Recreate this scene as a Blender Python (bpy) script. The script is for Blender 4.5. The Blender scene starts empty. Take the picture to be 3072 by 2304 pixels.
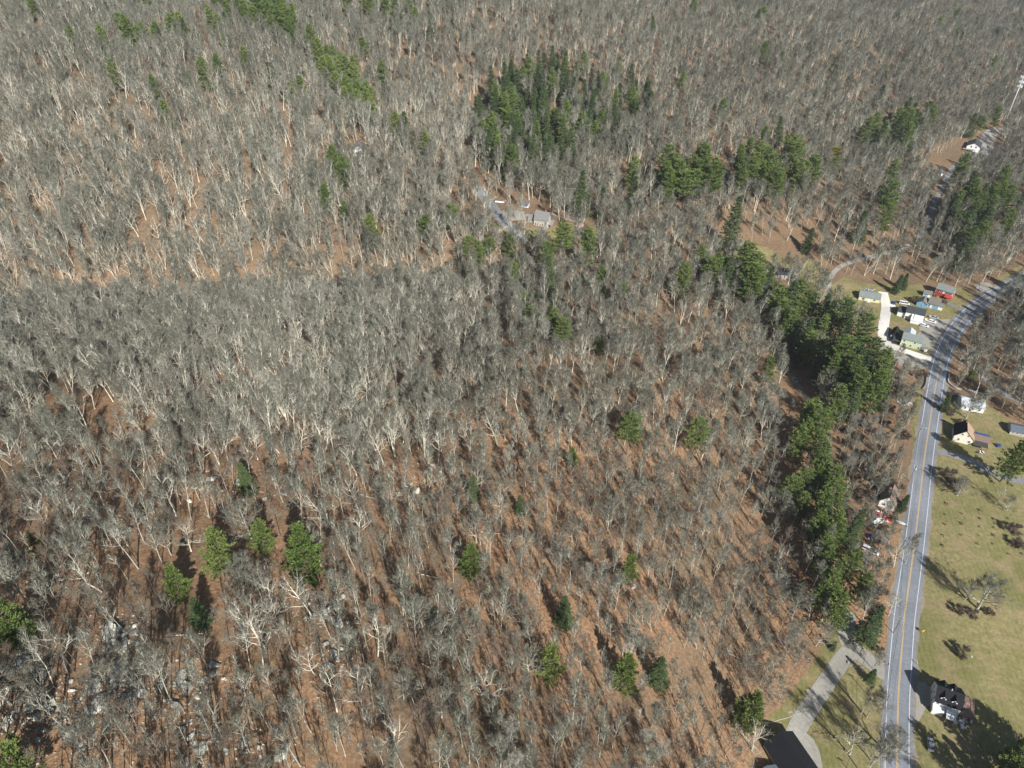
import bpy, bmesh, math, random
import numpy as np
from mathutils import Vector, Matrix
random.seed(7); np.random.seed(7)
R = math.radians
scn = bpy.context.scene
COL = scn.collection
# ---------------------------------------------------------------- camera
HAZE = 0.00008; CAM_H = 240.0; PITCH = 37.0; FPX = 2130.0; PW, PH = 3072, 2304
cd = bpy.data.cameras.new('camera'); cam = bpy.data.objects.new('camera', cd); COL.objects.link(cam)
cam.location = (0, 0, CAM_H); cam.rotation_euler = (R(90 - PITCH), 0, 0)
cd.sensor_fit = 'HORIZONTAL'; cd.sensor_width = 36.0; cd.lens = 36.0 * FPX / PW
cd.clip_start = 1.0; cd.clip_end = 6000.0
scn.camera = cam
scn.render.resolution_x = 1024; scn.render.resolution_y = 768
# ---------------------------------------------------------------- sky and sun
SUN_EL = 35.0; SUN_AZ = 157.0          # azimuth clockwise from +Y (view direction)
w = bpy.data.worlds.new('World'); scn.world = w; w.use_nodes = True
nt = w.node_tree; nt.nodes.clear()
wo = nt.nodes.new('ShaderNodeOutputWorld'); bg = nt.nodes.new('ShaderNodeBackground')
sk = nt.nodes.new('ShaderNodeTexSky'); sk.sky_type = 'NISHITA'; sk.sun_disc = False
sk.sun_elevation = R(SUN_EL); sk.sun_rotation = R(SUN_AZ); sk.air_density = 1.0; sk.dust_density = 0.6
bg.inputs[1].default_value = 0.05
nt.links.new(sk.outputs[0], bg.inputs[0]); nt.links.new(bg.outputs[0], wo.inputs[0])
sd = bpy.data.lights.new('sun', 'SUN'); so = bpy.data.objects.new('sun', sd); COL.objects.link(so)
sd.energy = 5.0; sd.angle = R(0.5); sd.color = (1.0, 0.975, 0.93)
sdir = Vector((math.sin(R(SUN_AZ)) * math.cos(R(SUN_EL)), math.cos(R(SUN_AZ)) * math.cos(R(SUN_EL)), math.sin(R(SUN_EL))))
so.rotation_euler = sdir.to_track_quat('Z', 'Y').to_euler(); so.location = (100, -100, 400)
vs = scn.view_settings; vs.view_transform = 'Standard'; vs.look = 'None'; vs.exposure = 0.6; vs.gamma = 1.0
scn.render.engine = 'CYCLES'
scn.cycles.max_bounces = 4; scn.cycles.diffuse_bounces = 2; scn.cycles.transparent_max_bounces = 4

# ---------------------------------------------------------------- geometry of the place
CT, ST = math.cos(R(PITCH)), math.sin(R(PITCH))
def ray(px, py):
    u = (px - PW / 2) / FPX; v = (py - PH / 2) / FPX
    return np.array([u, CT - v * ST, -ST - v * CT])
def unproj(px, py, h=0.0):
    d = ray(px, py); t = (h - CAM_H) / d[2]
    return np.array([0, 0, CAM_H]) + d * t
def proj(x, y, z):
    zz = z - CAM_H
    dep = y * CT - zz * ST; up = y * ST + zz * CT
    return PW / 2 + FPX * x / dep, PH / 2 - FPX * up / dep, dep

def catmull(P, step=2.0):
    P = np.asarray(P, float); out = []
    Q = np.vstack([2 * P[0] - P[1], P, 2 * P[-1] - P[-2]])
    for i in range(1, len(Q) - 2):
        p0, p1, p2, p3 = Q[i - 1], Q[i], Q[i + 1], Q[i + 2]
        n = max(1, int(np.linalg.norm(p2 - p1) / step))
        for k in range(n):
            t = k / n
            out.append(0.5 * ((2 * p1) + (p2 - p0) * t + (2 * p0 - 5 * p1 + 4 * p2 - p3) * t * t + (3 * p1 - p0 - 3 * p2 + p3) * t ** 3))
    out.append(P[-1]); return np.array(out)

ROAD_PX = [(3420, 730), (3180, 790), (3072, 834), (3026, 858), (2977, 885), (2932, 917), (2898, 948), (2870, 983), (2850, 1013), (2835, 1045),
           (2822, 1085), (2812, 1130), (2805, 1171), (2798, 1210), (2790, 1265), (2778, 1341), (2768, 1417), (2760, 1493), (2751, 1569), (2742, 1645),
           (2733, 1708), (2724, 1775), (2713, 1850), (2703, 1978), (2696, 2065), (2692, 2184), (2691, 2304), (2693, 2440), (2698, 2640)]
ROAD = catmull([unproj(a, b)[:2] for a, b in ROAD_PX], 3.0)
# smooth the road centreline a little
for _ in range(6):
    ROAD[1:-1] = (ROAD[:-2] + 2 * ROAD[1:-1] + ROAD[2:]) / 4

def dist_poly(x, y, line):
    x = np.asarray(x, float); y = np.asarray(y, float); d = np.full(x.shape, 1e9)
    for a, b in zip(line[:-1], line[1:]):
        ab = b - a; L = ab @ ab + 1e-9
        t = np.clip(((x - a[0]) * ab[0] + (y - a[1]) * ab[1]) / L, 0, 1)
        d = np.minimum(d, np.hypot(x - a[0] - t * ab[0], y - a[1] - t * ab[1]))
    return d
def inside(x, y, poly):
    x = np.asarray(x, float); y = np.asarray(y, float); r = np.zeros(x.shape, bool)
    n = len(poly); j = n - 1
    for i in range(n):
        xi, yi = poly[i]; xj, yj = poly[j]
        c = ((yi > y) != (yj > y)) & (x < (xj - xi) * (y - yi) / (yj - yi + 1e-12) + xi)
        r ^= c; j = i
    return r

CTRL = []
for py, row in {
    2304: [(-400, 104), (0, 98), (500, 90), (1000, 78), (1500, 56), (1900, 34), (2200, 12), (2400, 2)],
    1900: [(-400, 98), (0, 94), (500, 88), (1000, 74), (1500, 53), (2000, 24), (2300, 3), (2500, 0)],
    1500: [(-400, 90), (0, 84), (500, 77), (1000, 65), (1500, 46), (2000, 22), (2340, -4), (2600, 0)],
    1150: [(-400, 79), (0, 73), (500, 66), (1000, 54), (1500, 40), (2000, 22), (2330, -2), (2500, 0)],
    870: [(-400, 46), (0, 41), (500, 35), (1000, 27), (1400, 24), (1800, 26), (2200, 12), (2450, 4), (2650, 2)],
    700: [(-400, 62), (0, 58), (500, 50), (1000, 41), (1500, 37), (1650, 36), (2000, 30), (2300, 14), (2600, 8), (2900, 6), (3400, 10)],
    400: [(-400, 95), (0, 88), (500, 82), (1000, 66), (1500, 56), (2000, 45), (2500, 24), (2850, 8), (3012, 4), (3500, 10)],
    100: [(-400, 120), (0, 116), (600, 108), (1200, 97), (1900, 86), (2500, 62), (3000, 36), (3600, 30)],
}.items():
    for px, h in row:
        p = unproj(px, py, h); CTRL.append((p[0], p[1], h))
for x in (-1400, -700, 0, 700, 1500):
    CTRL.append((x, 1700, 190)); CTRL.append((x, 2200, 330))
CTRL += [(-300, 0, 105), (-120, -60, 100), (0, -60, 70), (150, -80, 5), (400, 100, 2), (500, 300, 2), (600, 500, 4)]
C3 = np.array(CTRL)
def kern(r): return np.sqrt(r * r + 30.0 ** 2)
D = kern(np.hypot(C3[:, None, 0] - C3[None, :, 0], C3[:, None, 1] - C3[None, :, 1]))
WR = np.linalg.solve(D - 4.0 * np.eye(len(C3)), C3[:, 2])
def height_raw(x, y):
    s = np.zeros(x.shape)
    for (cx, cy, _), wgt in zip(C3, WR): s += wgt * kern(np.hypot(x - cx, y - cy))
    return s
def axis(lo, a, b, hi, fine, grow=1.06, mx=14):
    mid = list(np.arange(a, b + .1, fine)); s = fine; v = a; left = []
    while v > lo: s = min(s * grow, mx); v -= s; left.append(v)
    s = fine; v = mid[-1]; right = []
    while v < hi: s = min(s * grow, mx); v += s; right.append(v)
    return np.array(left[::-1] + mid + right)
GX = axis(-1500, 60, 360, 1700, 1.5); GY = axis(-150, 100, 480, 2300, 1.5)
XX, YY = np.meshgrid(GX, GY)
ZZ = height_raw(XX, YY)
rd = dist_poly(XX, YY, ROAD[::3])
k = np.clip((rd - 14) / 70, 0, 1); k = k * k * (3 - 2 * k)
def vnoise(x, y, s, seed):
    a = np.sin(x / s * 1.3 + seed) * np.cos(y / s * 1.1 - seed * 2) + .5 * np.sin((x + y) / s * 2.3 + seed * 3) * np.cos((x - y) / s * 1.9)
    return a
ZZ = ZZ * k + k * (1.6 * vnoise(XX, YY, 34, 1.0) + .5 * vnoise(XX, YY, 11, 4.0) + 4.5 * vnoise(XX, YY, 88, 2.2) * np.clip((YY - 200) / 200, 0, 1)) * np.clip((YY - 0) / 60, 0, 1)
_g = [unproj(a, b_, h)[:2] for a, b_, h in ((-500, 905, 44), (0, 890, 41), (500, 872, 35), (950, 862, 28), (1250, 858, 24), (1500, 850, 22))]
_gd = dist_poly(XX, YY, np.array(_g)); ZZ = ZZ - 17 * np.exp(-(_gd / 14.0) ** 2) * np.clip(_gd * 0 + 1, 0, 1)
def th(x, y):
    x = np.asarray(x, float); y = np.asarray(y, float)
    i = np.clip(np.searchsorted(GX, x) - 1, 0, len(GX) - 2); j = np.clip(np.searchsorted(GY, y) - 1, 0, len(GY) - 2)
    u = (x - GX[i]) / (GX[i + 1] - GX[i]); v = (y - GY[j]) / (GY[j + 1] - GY[j])
    return ZZ[j, i] * (1 - u) * (1 - v) + ZZ[j, i + 1] * u * (1 - v) + ZZ[j + 1, i] * (1 - u) * v + ZZ[j + 1, i + 1] * u * v
def at(px, py, hc=0.0):
    d = ray(px, py); o = np.array([0, 0, CAM_H]); ts = np.arange(60, 2600, 4.0)
    P = o + ts[:, None] * d
    b = np.nonzero(P[:, 2] < th(P[:, 0], P[:, 1]) + hc)[0]
    if len(b) == 0: return unproj(px, py, 0)
    lo, hi = ts[b[0]] - 4, ts[b[0]]
    for _ in range(24):
        m = (lo + hi) / 2; p = o + m * d
        if p[2] < th(p[0], p[1]) + hc: hi = m
        else: lo = m
    p = o + hi * d
    return np.array([p[0], p[1], float(th(p[0], p[1]))])
def W(pts): return [tuple(at(a, b)[:2]) for a, b in pts]

# ---------------------------------------------------------------- helpers
def tag(o, label=None, cat=None, group=None, kind=None):
    if label: o['label'] = label
    if cat: o['category'] = cat
    if group: o['group'] = group
    if kind: o['kind'] = kind
    return o
class MB:
    def __init__(s): s.v = []; s.f = []; s.n = 0; s.mi = []
    def add(s, v, f, mi=0):
        s.v.extend([tuple(map(float, p)) for p in v]); s.f.extend([tuple(i + s.n for i in q) for q in f]); s.mi.extend([mi] * len(f)); s.n += len(v)
    def box(s, x0, x1, y0, y1, z0, z1, mi=0):
        v = [(x, y, z) for z in (z0, z1) for y in (y0, y1) for x in (x0, x1)]
        s.add(v, [(0, 2, 3, 1), (4, 5, 7, 6), (0, 1, 5, 4), (2, 6, 7, 3), (0, 4, 6, 2), (1, 3, 7, 5)], mi)
    def obox(s, c, ax, ay, az, mi=0):
        c, ax, ay, az = map(np.asarray, (c, ax, ay, az))
        v = [c + i * ax + j * ay + k_ * az for k_ in (-1, 1) for j in (-1, 1) for i in (-1, 1)]
        s.add(v, [(0, 2, 3, 1), (4, 5, 7, 6), (0, 1, 5, 4), (2, 6, 7, 3), (0, 4, 6, 2), (1, 3, 7, 5)], mi)
    def prism(s, poly, lo, hi, axis_='x', mi=0):      # poly of (a,b); extruded along axis
        n = len(poly)
        def P(a, b, c): return (c, a, b) if axis_ == 'x' else ((a, c, b) if axis_ == 'y' else (a, b, c))
        v = [P(a, b, lo) for a, b in poly] + [P(a, b, hi) for a, b in poly]
        f = [tuple(range(n)), tuple(range(2 * n - 1, n - 1, -1))] + [(i, (i + 1) % n, n + (i + 1) % n, n + i) for i in range(n)]
        s.add(v, f, mi)
    def tube(s, pts, rad, n=6, cap=False, mi=0):
        pts = [np.asarray(p, float) for p in pts]; V = []; F = []
        for i, p in enumerate(pts):
            a = pts[max(i - 1, 0)]; b = pts[min(i + 1, len(pts) - 1)]; d = b - a; d = d / (np.linalg.norm(d) + 1e-9)
            u = np.cross(d, (0.31, 0.77, 0.12) if abs(d[2]) > .8 else (0, 0, 1)); u /= np.linalg.norm(u) + 1e-9; q = np.cross(d, u)
            r = rad[i] if hasattr(rad, '__len__') else rad
            for k_ in range(n):
                t = 2 * math.pi * k_ / n; V.append(p + r * (math.cos(t) * u + math.sin(t) * q))
            if i: F += [((i - 1) * n + k_, (i - 1) * n + (k_ + 1) % n, i * n + (k_ + 1) % n, i * n + k_) for k_ in range(n)]
        if cap: F += [tuple(range(n))[::-1], tuple(range((len(pts) - 1) * n, len(pts) * n))]
        s.add(V, F, mi)
    def mesh(s, name, mats, smooth=False):
        me = bpy.data.meshes.new(name); me.from_pydata(s.v, [], s.f)
        for m in (mats if isinstance(mats, (list, tuple)) else [mats]): me.materials.append(m)
        if any(s.mi): me.polygons.foreach_set('material_index', s.mi)
        if smooth: me.polygons.foreach_set('use_smooth', [True] * len(s.f))
        me.update(); return me
    def build(s, name, mats, parent=None, smooth=False, bevel=0):
        me = s.mesh(name, mats, smooth)
        if bevel:
            bm = bmesh.new(); bm.from_mesh(me); bmesh.ops.remove_doubles(bm, verts=bm.verts, dist=1e-4)
            bmesh.ops.recalc_face_normals(bm, faces=bm.faces)
            bmesh.ops.bevel(bm, geom=[e for e in bm.edges], offset=bevel, segments=2, affect='EDGES', profile=.6); bm.to_mesh(me); bm.free()
        o = bpy.data.objects.new(name, me); COL.objects.link(o)
        if parent: o.parent = parent
        return o
def empty(name, loc, rz=0.0, sc=1.0):
    o = bpy.data.objects.new(name, None); COL.objects.link(o); o.location = loc; o.rotation_euler = (0, 0, rz); o.scale = (sc, sc, sc)
    o.empty_display_size = .5; return o
def children(o): return [c for c in bpy.data.objects if c.parent is o]
def copy_tree(root, kids):                              # kids: [(child, [grandchildren])]
    c = root.copy(); COL.objects.link(c)
    for ch, gs in kids:
        d = ch.copy(); COL.objects.link(d); d.parent = c
        for g in gs: e = g.copy(); COL.objects.link(e); e.parent = d
    return c

# ---------------------------------------------------------------- materials
MATS = {}
def mat(name, col, rough=.85, var=.12, scale=3.0, spec=.3, metal=0.0, bump=0.0, coord='Object', rnd=0.0, trans=0.0, col2=None, detail=4):
    if name in MATS: return MATS[name]
    m = bpy.data.materials.new(name); m.use_nodes = True; n = m.node_tree; b = n.nodes['Principled BSDF']
    b.inputs['Roughness'].default_value = rough; b.inputs['Metallic'].default_value = metal; b.inputs['Specular IOR Level'].default_value = spec
    tc = n.nodes.new('ShaderNodeTexCoord'); nz = n.nodes.new('ShaderNodeTexNoise'); nz.inputs['Scale'].default_value = scale; nz.inputs['Detail'].default_value = detail
    n.links.new(tc.outputs[coord], nz.inputs['Vector'])
    rp = n.nodes.new('ShaderNodeValToRGB'); n.links.new(nz.outputs['Fac'], rp.inputs[0])
    a = [max(0, c * (1 - var)) for c in col]; c2 = [min(1, c * (1 + var)) for c in (col2 or col)]
    rp.color_ramp.elements[0].position = .32; rp.color_ramp.elements[1].position = .68
    rp.color_ramp.elements[0].color = (*a, 1); rp.color_ramp.elements[1].color = (*c2, 1)
    out = rp.outputs[0]
    if rnd:
        oi = n.nodes.new('ShaderNodeObjectInfo'); mr = n.nodes.new('ShaderNodeMapRange'); mr.inputs[3].default_value = 1 - rnd; mr.inputs[4].default_value = 1 + rnd
        n.links.new(oi.outputs['Random'], mr.inputs[0]); hs = n.nodes.new('ShaderNodeHueSaturation')
        n.links.new(mr.outputs[0], hs.inputs['Value']); n.links.new(out, hs.inputs['Color']); out = hs.outputs[0]
    n.links.new(out, b.inputs['Base Color'])
    if bump:
        bp = n.nodes.new('ShaderNodeBump'); bp.inputs['Strength'].default_value = bump; bp.inputs['Distance'].default_value = .1
        n.links.new(nz.outputs['Fac'], bp.inputs['Height']); n.links.new(bp.outputs[0], b.inputs['Normal'])
    MATS[name] = m; return m
def paint(name, col, rough=.55): return mat(name, col, rough, .06, 1.5)
M = {}
def tree_mat(name, colA, colB, vary=.3, trunk=False, hue=.0, scale=.9, rough=.9, trans=0.0):
    """each tree has its own tint: by random number and by where it stands in the wood"""
    m = bpy.data.materials.new(name); m.use_nodes = True; n = m.node_tree; b = n.nodes['Principled BSDF']; b.inputs['Roughness'].default_value = rough
    b.inputs['Specular IOR Level'].default_value = .15
    oi = n.nodes.new('ShaderNodeObjectInfo'); nz = n.nodes.new('ShaderNodeTexNoise'); nz.inputs['Scale'].default_value = .011; nz.inputs['Detail'].default_value = 3
    n.links.new(oi.outputs['Location'], nz.inputs['Vector'])
    ad = n.nodes.new('ShaderNodeMath'); ad.operation = 'MULTIPLY_ADD'; ad.inputs[1].default_value = .55
    n.links.new(oi.outputs['Random'], ad.inputs[0]); n.links.new(nz.outputs['Fac'], ad.inputs[2])
    sb = n.nodes.new('ShaderNodeMath'); sb.operation = 'SUBTRACT'; sb.inputs[1].default_value = .27; n.links.new(ad.outputs[0], sb.inputs[0])
    mx = n.nodes.new('ShaderNodeMix'); mx.data_type = 'RGBA'; n.links.new(sb.outputs[0], mx.inputs[0])
    mx.inputs[6].default_value = (*colA, 1); mx.inputs[7].default_value = (*colB, 1)
    tc = n.nodes.new('ShaderNodeTexCoord'); n2 = n.nodes.new('ShaderNodeTexNoise'); n2.inputs['Scale'].default_value = scale; n2.inputs['Detail'].default_value = 3
    n.links.new(tc.outputs['Object'], n2.inputs['Vector'])
    mr = n.nodes.new('ShaderNodeMapRange'); mr.inputs[1].default_value = .3; mr.inputs[2].default_value = .7; mr.inputs[3].default_value = 1 - vary; mr.inputs[4].default_value = 1 + vary
    n.links.new(n2.outputs['Fac'], mr.inputs[0])
    hs = n.nodes.new('ShaderNodeHueSaturation'); n.links.new(mr.outputs[0], hs.inputs['Value']); n.links.new(mx.outputs[2], hs.inputs['Color'])
    n.links.new(hs.outputs[0], b.inputs['Base Color'])
    if trans:
        tr = n.nodes.new('ShaderNodeBsdfTranslucent'); ms = n.nodes.new('ShaderNodeMixShader'); ms.inputs[0].default_value = trans
        n.links.new(hs.outputs[0], tr.inputs[0]); n.links.new(b.outputs[0], ms.inputs[1]); n.links.new(tr.outputs[0], ms.inputs[2])
        n.links.new(ms.outputs[0], n.nodes['Material Output'].inputs[0])
    return m
M['bark'] = tree_mat('grey_bark', (.34, .33, .275), (.48, .47, .39), .22)
M['pale_bark'] = tree_mat('pale_bark', (.56, .53, .43), (.74, .71, .59), .18)
M['twig'] = tree_mat('bare_twigs', (.115, .11, .085), (.20, .205, .16), .15)
M['pale_twig'] = tree_mat('pale_twigs', (.22, .21, .17), (.32, .31, .255), .15)
M['straw'] = tree_mat('straw_stems', (.34, .25, .14), (.46, .36, .22), .2)
M['dark_bark'] = tree_mat('dark_bark', (.12, .095, .075), (.2, .165, .13), .25)
M['brown_twig'] = tree_mat('brown_twigs', (.13, .095, .07), (.20, .155, .115), .2)
M['needle_pine'] = tree_mat('pine_needles', (.105, .165, .045), (.23, .29, .085), .35, scale=1.4, rough=.7, trans=.2)
M['needle_bright'] = tree_mat('young_needles', (.10, .16, .042), (.19, .235, .065), .35, scale=1.4, rough=.7, trans=.2)
M['needle_dark'] = tree_mat('hemlock_needles', (.055, .095, .04), (.115, .155, .06), .35, scale=1.4, rough=.7, trans=.15)
M['needle_gold'] = tree_mat('golden_needles', (.26, .23, .04), (.3, .26, .05), .3, scale=1.4)
M['conifer_bark'] = tree_mat('conifer_bark', (.14, .11, .085), (.2, .16, .12), .25)
M['rock'] = mat('lichened_rock', (.25, .25, .21), .9, .35, 1.1, bump=.5, rnd=.2, col2=(.50, .49, .42))
M['glass'] = mat('window_glass', (.03, .035, .045), .15, .1, 1, .6)
M['white'] = paint('white_paint', (.78, .78, .76)); M['trim'] = paint('trim_white', (.74, .74, .72))
M['steel'] = mat('galvanised_steel', (.62, .64, .66), .45, .06, 1, .5, metal=.2)
M['pole'] = mat('pole_wood', (.2, .16, .12), .9, .2, 4)
M['wire'] = mat('cable', (.04, .04, .045), .6, .1, 1)
M['tyre'] = mat('tyre_rubber', (.02, .02, .02), .8, .1, 2)
M['rim'] = mat('wheel_rim', (.45, .45, .46), .4, .05, 2, metal=.6)

# ground: leaf litter with lawn and gravel zones
def ground_material():
    m = bpy.data.materials.new('ground'); m.use_nodes = True; n = m.node_tree; b = n.nodes['Principled BSDF']; b.inputs['Roughness'].default_value = .95
    b.inputs['Specular IOR Level'].default_value = .1
    L = n.links.new
    tc = n.nodes.new('ShaderNodeTexCoord')
    def noise(s, d=5, r=.6, vec=None):
        q = n.nodes.new('ShaderNodeTexNoise'); q.inputs['Scale'].default_value = s; q.inputs['Detail'].default_value = d; q.inputs['Roughness'].default_value = r
        L(vec or tc.outputs['Object'], q.inputs['Vector']); return q.outputs['Fac']
    def ramp(fac, *st):
        q = n.nodes.new('ShaderNodeValToRGB'); L(fac, q.inputs[0]); e = q.color_ramp.elements
        while len(e) < len(st): e.new(.5)
        for el, (p, c) in zip(e, st): el.position = p; el.color = (*c, 1)
        return q.outputs[0]
    def mix(f, a, c):
        q = n.nodes.new('ShaderNodeMix'); q.data_type = 'RGBA'; L(f, q.inputs[0]); L(a, q.inputs[6]); L(c, q.inputs[7]); return q.outputs[2]
    def mp(fac, a, c, lo=0, hi=1):
        q = n.nodes.new('ShaderNodeMapRange'); L(fac, q.inputs[0]); q.inputs[1].default_value = a; q.inputs[2].default_value = c; q.inputs[3].default_value = lo; q.inputs[4].default_value = hi; return q.outputs[0]
    def att(nm):
        q = n.nodes.new('ShaderNodeAttribute'); q.attribute_name = nm; return q.outputs['Fac']
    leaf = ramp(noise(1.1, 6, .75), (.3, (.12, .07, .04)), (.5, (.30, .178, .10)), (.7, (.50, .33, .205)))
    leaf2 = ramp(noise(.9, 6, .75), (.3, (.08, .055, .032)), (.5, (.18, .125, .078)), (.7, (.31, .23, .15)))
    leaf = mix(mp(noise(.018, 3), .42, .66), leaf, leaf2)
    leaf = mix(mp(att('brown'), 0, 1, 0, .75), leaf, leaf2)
    leaf = mix(mp(noise(.12, 4), .6, .72, 0, .5), leaf, ramp(noise(2.0, 3), (.3, (.05, .05, .025)), (.7, (.14, .12, .06))))
    wv = n.nodes.new('ShaderNodeTexWave'); wv.inputs['Scale'].default_value = .16; wv.inputs['Distortion'].default_value = 4; wv.inputs['Detail'].default_value = 3; wv.inputs['Detail Scale'].default_value = .6
    mpg = n.nodes.new('ShaderNodeMapping'); mpg.inputs['Rotation'].default_value = (0, 0, R(12)); L(tc.outputs['Object'], mpg.inputs['Vector']); L(mpg.outputs[0], wv.inputs['Vector'])
    wv.bands_direction = 'X'
    grass = ramp(noise(.5, 6, .75), (.3, (.095, .105, .035)), (.5, (.20, .185, .08)), (.7, (.36, .31, .16)))
    grass2 = ramp(noise(.7, 6, .75), (.3, (.06, .085, .02)), (.7, (.16, .17, .05)))
    grass = mix(mp(noise(.035, 5), .45, .62, 0, .8), grass, grass2)
    grass = mix(mp(noise(.09, 6, .7), .5, .66, 0, .75), grass, ramp(noise(1.0, 5, .7), (.3, (.22, .155, .09)), (.7, (.38, .29, .18))))
    dry = ramp(noise(1.4, 5, .7), (.3, (.23, .18, .085)), (.7, (.36, .28, .15)))
    grass = mix(mp(wv.outputs['Fac'], .3, .9, .16, .34), grass, dry)
    grav = ramp(noise(1.6, 6, .7), (.3, (.25, .23, .19)), (.7, (.40, .375, .33)))
    edge = noise(.35, 4)
    def zone(nm, w_=.5):
        s_ = n.nodes.new('ShaderNodeMath'); s_.operation = 'MULTIPLY_ADD'; L(edge, s_.inputs[0]); s_.inputs[1].default_value = w_; L(att(nm), s_.inputs[2])
        return mp(s_.outputs[0], .5 + w_ * .5 - .12, .5 + w_ * .5 + .12)
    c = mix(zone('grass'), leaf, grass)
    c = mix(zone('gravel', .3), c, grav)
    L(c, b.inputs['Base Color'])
    bp = n.nodes.new('ShaderNodeBump'); bp.inputs['Strength'].default_value = .5; bp.inputs['Distance'].default_value = .35; L(noise(1.1, 6, .8), bp.inputs['Height']); L(bp.outputs[0], b.inputs['Normal'])
    return m
GRASS_PX = [
    [(2815, 1240), (2850, 1205), (2960, 1215), (3072, 1290), (3500, 1420), (3600, 2304), (3400, 2600), (2740, 2600), (2735, 2120), (2765, 1750), (2785, 1560), (2800, 1400)],
    [(2290, 2170), (2350, 2110), (2440, 1985), (2490, 1900), (2545, 1860), (2660, 1960), (2672, 2304), (2665, 2600), (2330, 2600), (2300, 2304)],
    [(2486, 925), (2486, 860), (2530, 830), (2600, 850), (2700, 855), (2760, 850), (2800, 868), (2880, 862), (2935, 885), (2860, 980), (2830, 1070), (2800, 1110), (2700, 1060), (2630, 1000), (2560, 980)],
    [(2120, 722), (2200, 718), (2300, 742), (2380, 790), (2450, 780), (2482, 830), (2478, 905), (2430, 870), (2330, 795), (2200, 765), (2130, 745)],
    [(1560, 690), (1600, 678), (1640, 690), (1700, 668), (1790, 682), (1800, 710), (1700, 728), (1600, 722)],
    [(1475, 660), (1500, 672), (1535, 700), (1490, 705), (1465, 690)],
    [(2770, 1160), (2745, 1150), (2735, 1230), (2745, 1700), (2715, 1700), (2740, 1400)],
    [(3010, 850), (3072, 815), (3072, 790), (2990, 835)],
]
GRAVEL_PX = [
    [(2762, 960), (2800, 955), (2862, 960), (2835, 1010), (2815, 1075), (2760, 1030), (2742, 1018), (2760, 990)],
    [(2640, 1000), (2700, 1040), (2745, 1068), (2795, 1080), (2805, 1110), (2700, 1095), (2640, 1050)],
    [(2752, 2040), (2800, 2065), (2795, 2110), (2770, 2140), (2748, 2180), (2722, 2120), (2722, 2050)],
    [(1510, 630), (1560, 630), (1590, 645), (1560, 665), (1520, 660)],
    [(2900, 455), (2960, 420), (2990, 400), (2985, 470), (2940, 490), (2890, 480)],
    [(2965, 398), (3035, 372), (3045, 392), (2975, 415)],
    [(2925, 852), (2960, 846), (2990, 862), (2950, 885), (2925, 872)],
]
GRASS = [W(p) for p in GRASS_PX]; GRAVEL = [W(p) for p in GRAVEL_PX]
gm = np.zeros(XX.shape); gr = np.zeros(XX.shape)
for p in GRASS: gm = np.maximum(gm, inside(XX, YY, p))
for p in GRAVEL: gr = np.maximum(gr, inside(XX, YY, p))
ny, nx = XX.shape
me = bpy.data.meshes.new('ground')
vv = np.stack([XX.ravel(), YY.ravel(), ZZ.ravel()], 1)
idx = np.arange(nx * ny).reshape(ny, nx)
q = np.stack([idx[:-1, :-1].ravel(), idx[:-1, 1:].ravel(), idx[1:, 1:].ravel(), idx[1:, :-1].ravel()], 1)
me.vertices.add(len(vv)); me.vertices.foreach_set('co', vv.ravel())
me.loops.add(q.size); me.loops.foreach_set('vertex_index', q.ravel().astype(np.int32))
me.polygons.add(len(q)); me.polygons.foreach_set('loop_start', np.arange(0, q.size, 4, dtype=np.int32)); me.polygons.foreach_set('loop_total', np.full(len(q), 4, np.int32))
me.polygons.foreach_set('use_smooth', np.ones(len(q), bool)); me.update(calc_edges=True); me.validate()
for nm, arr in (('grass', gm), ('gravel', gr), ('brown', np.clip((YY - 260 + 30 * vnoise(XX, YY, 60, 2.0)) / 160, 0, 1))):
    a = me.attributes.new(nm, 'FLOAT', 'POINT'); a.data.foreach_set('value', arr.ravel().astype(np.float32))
me.materials.append(ground_material())
g = bpy.data.objects.new('ground', me); COL.objects.link(g); tag(g, kind='structure')

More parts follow.
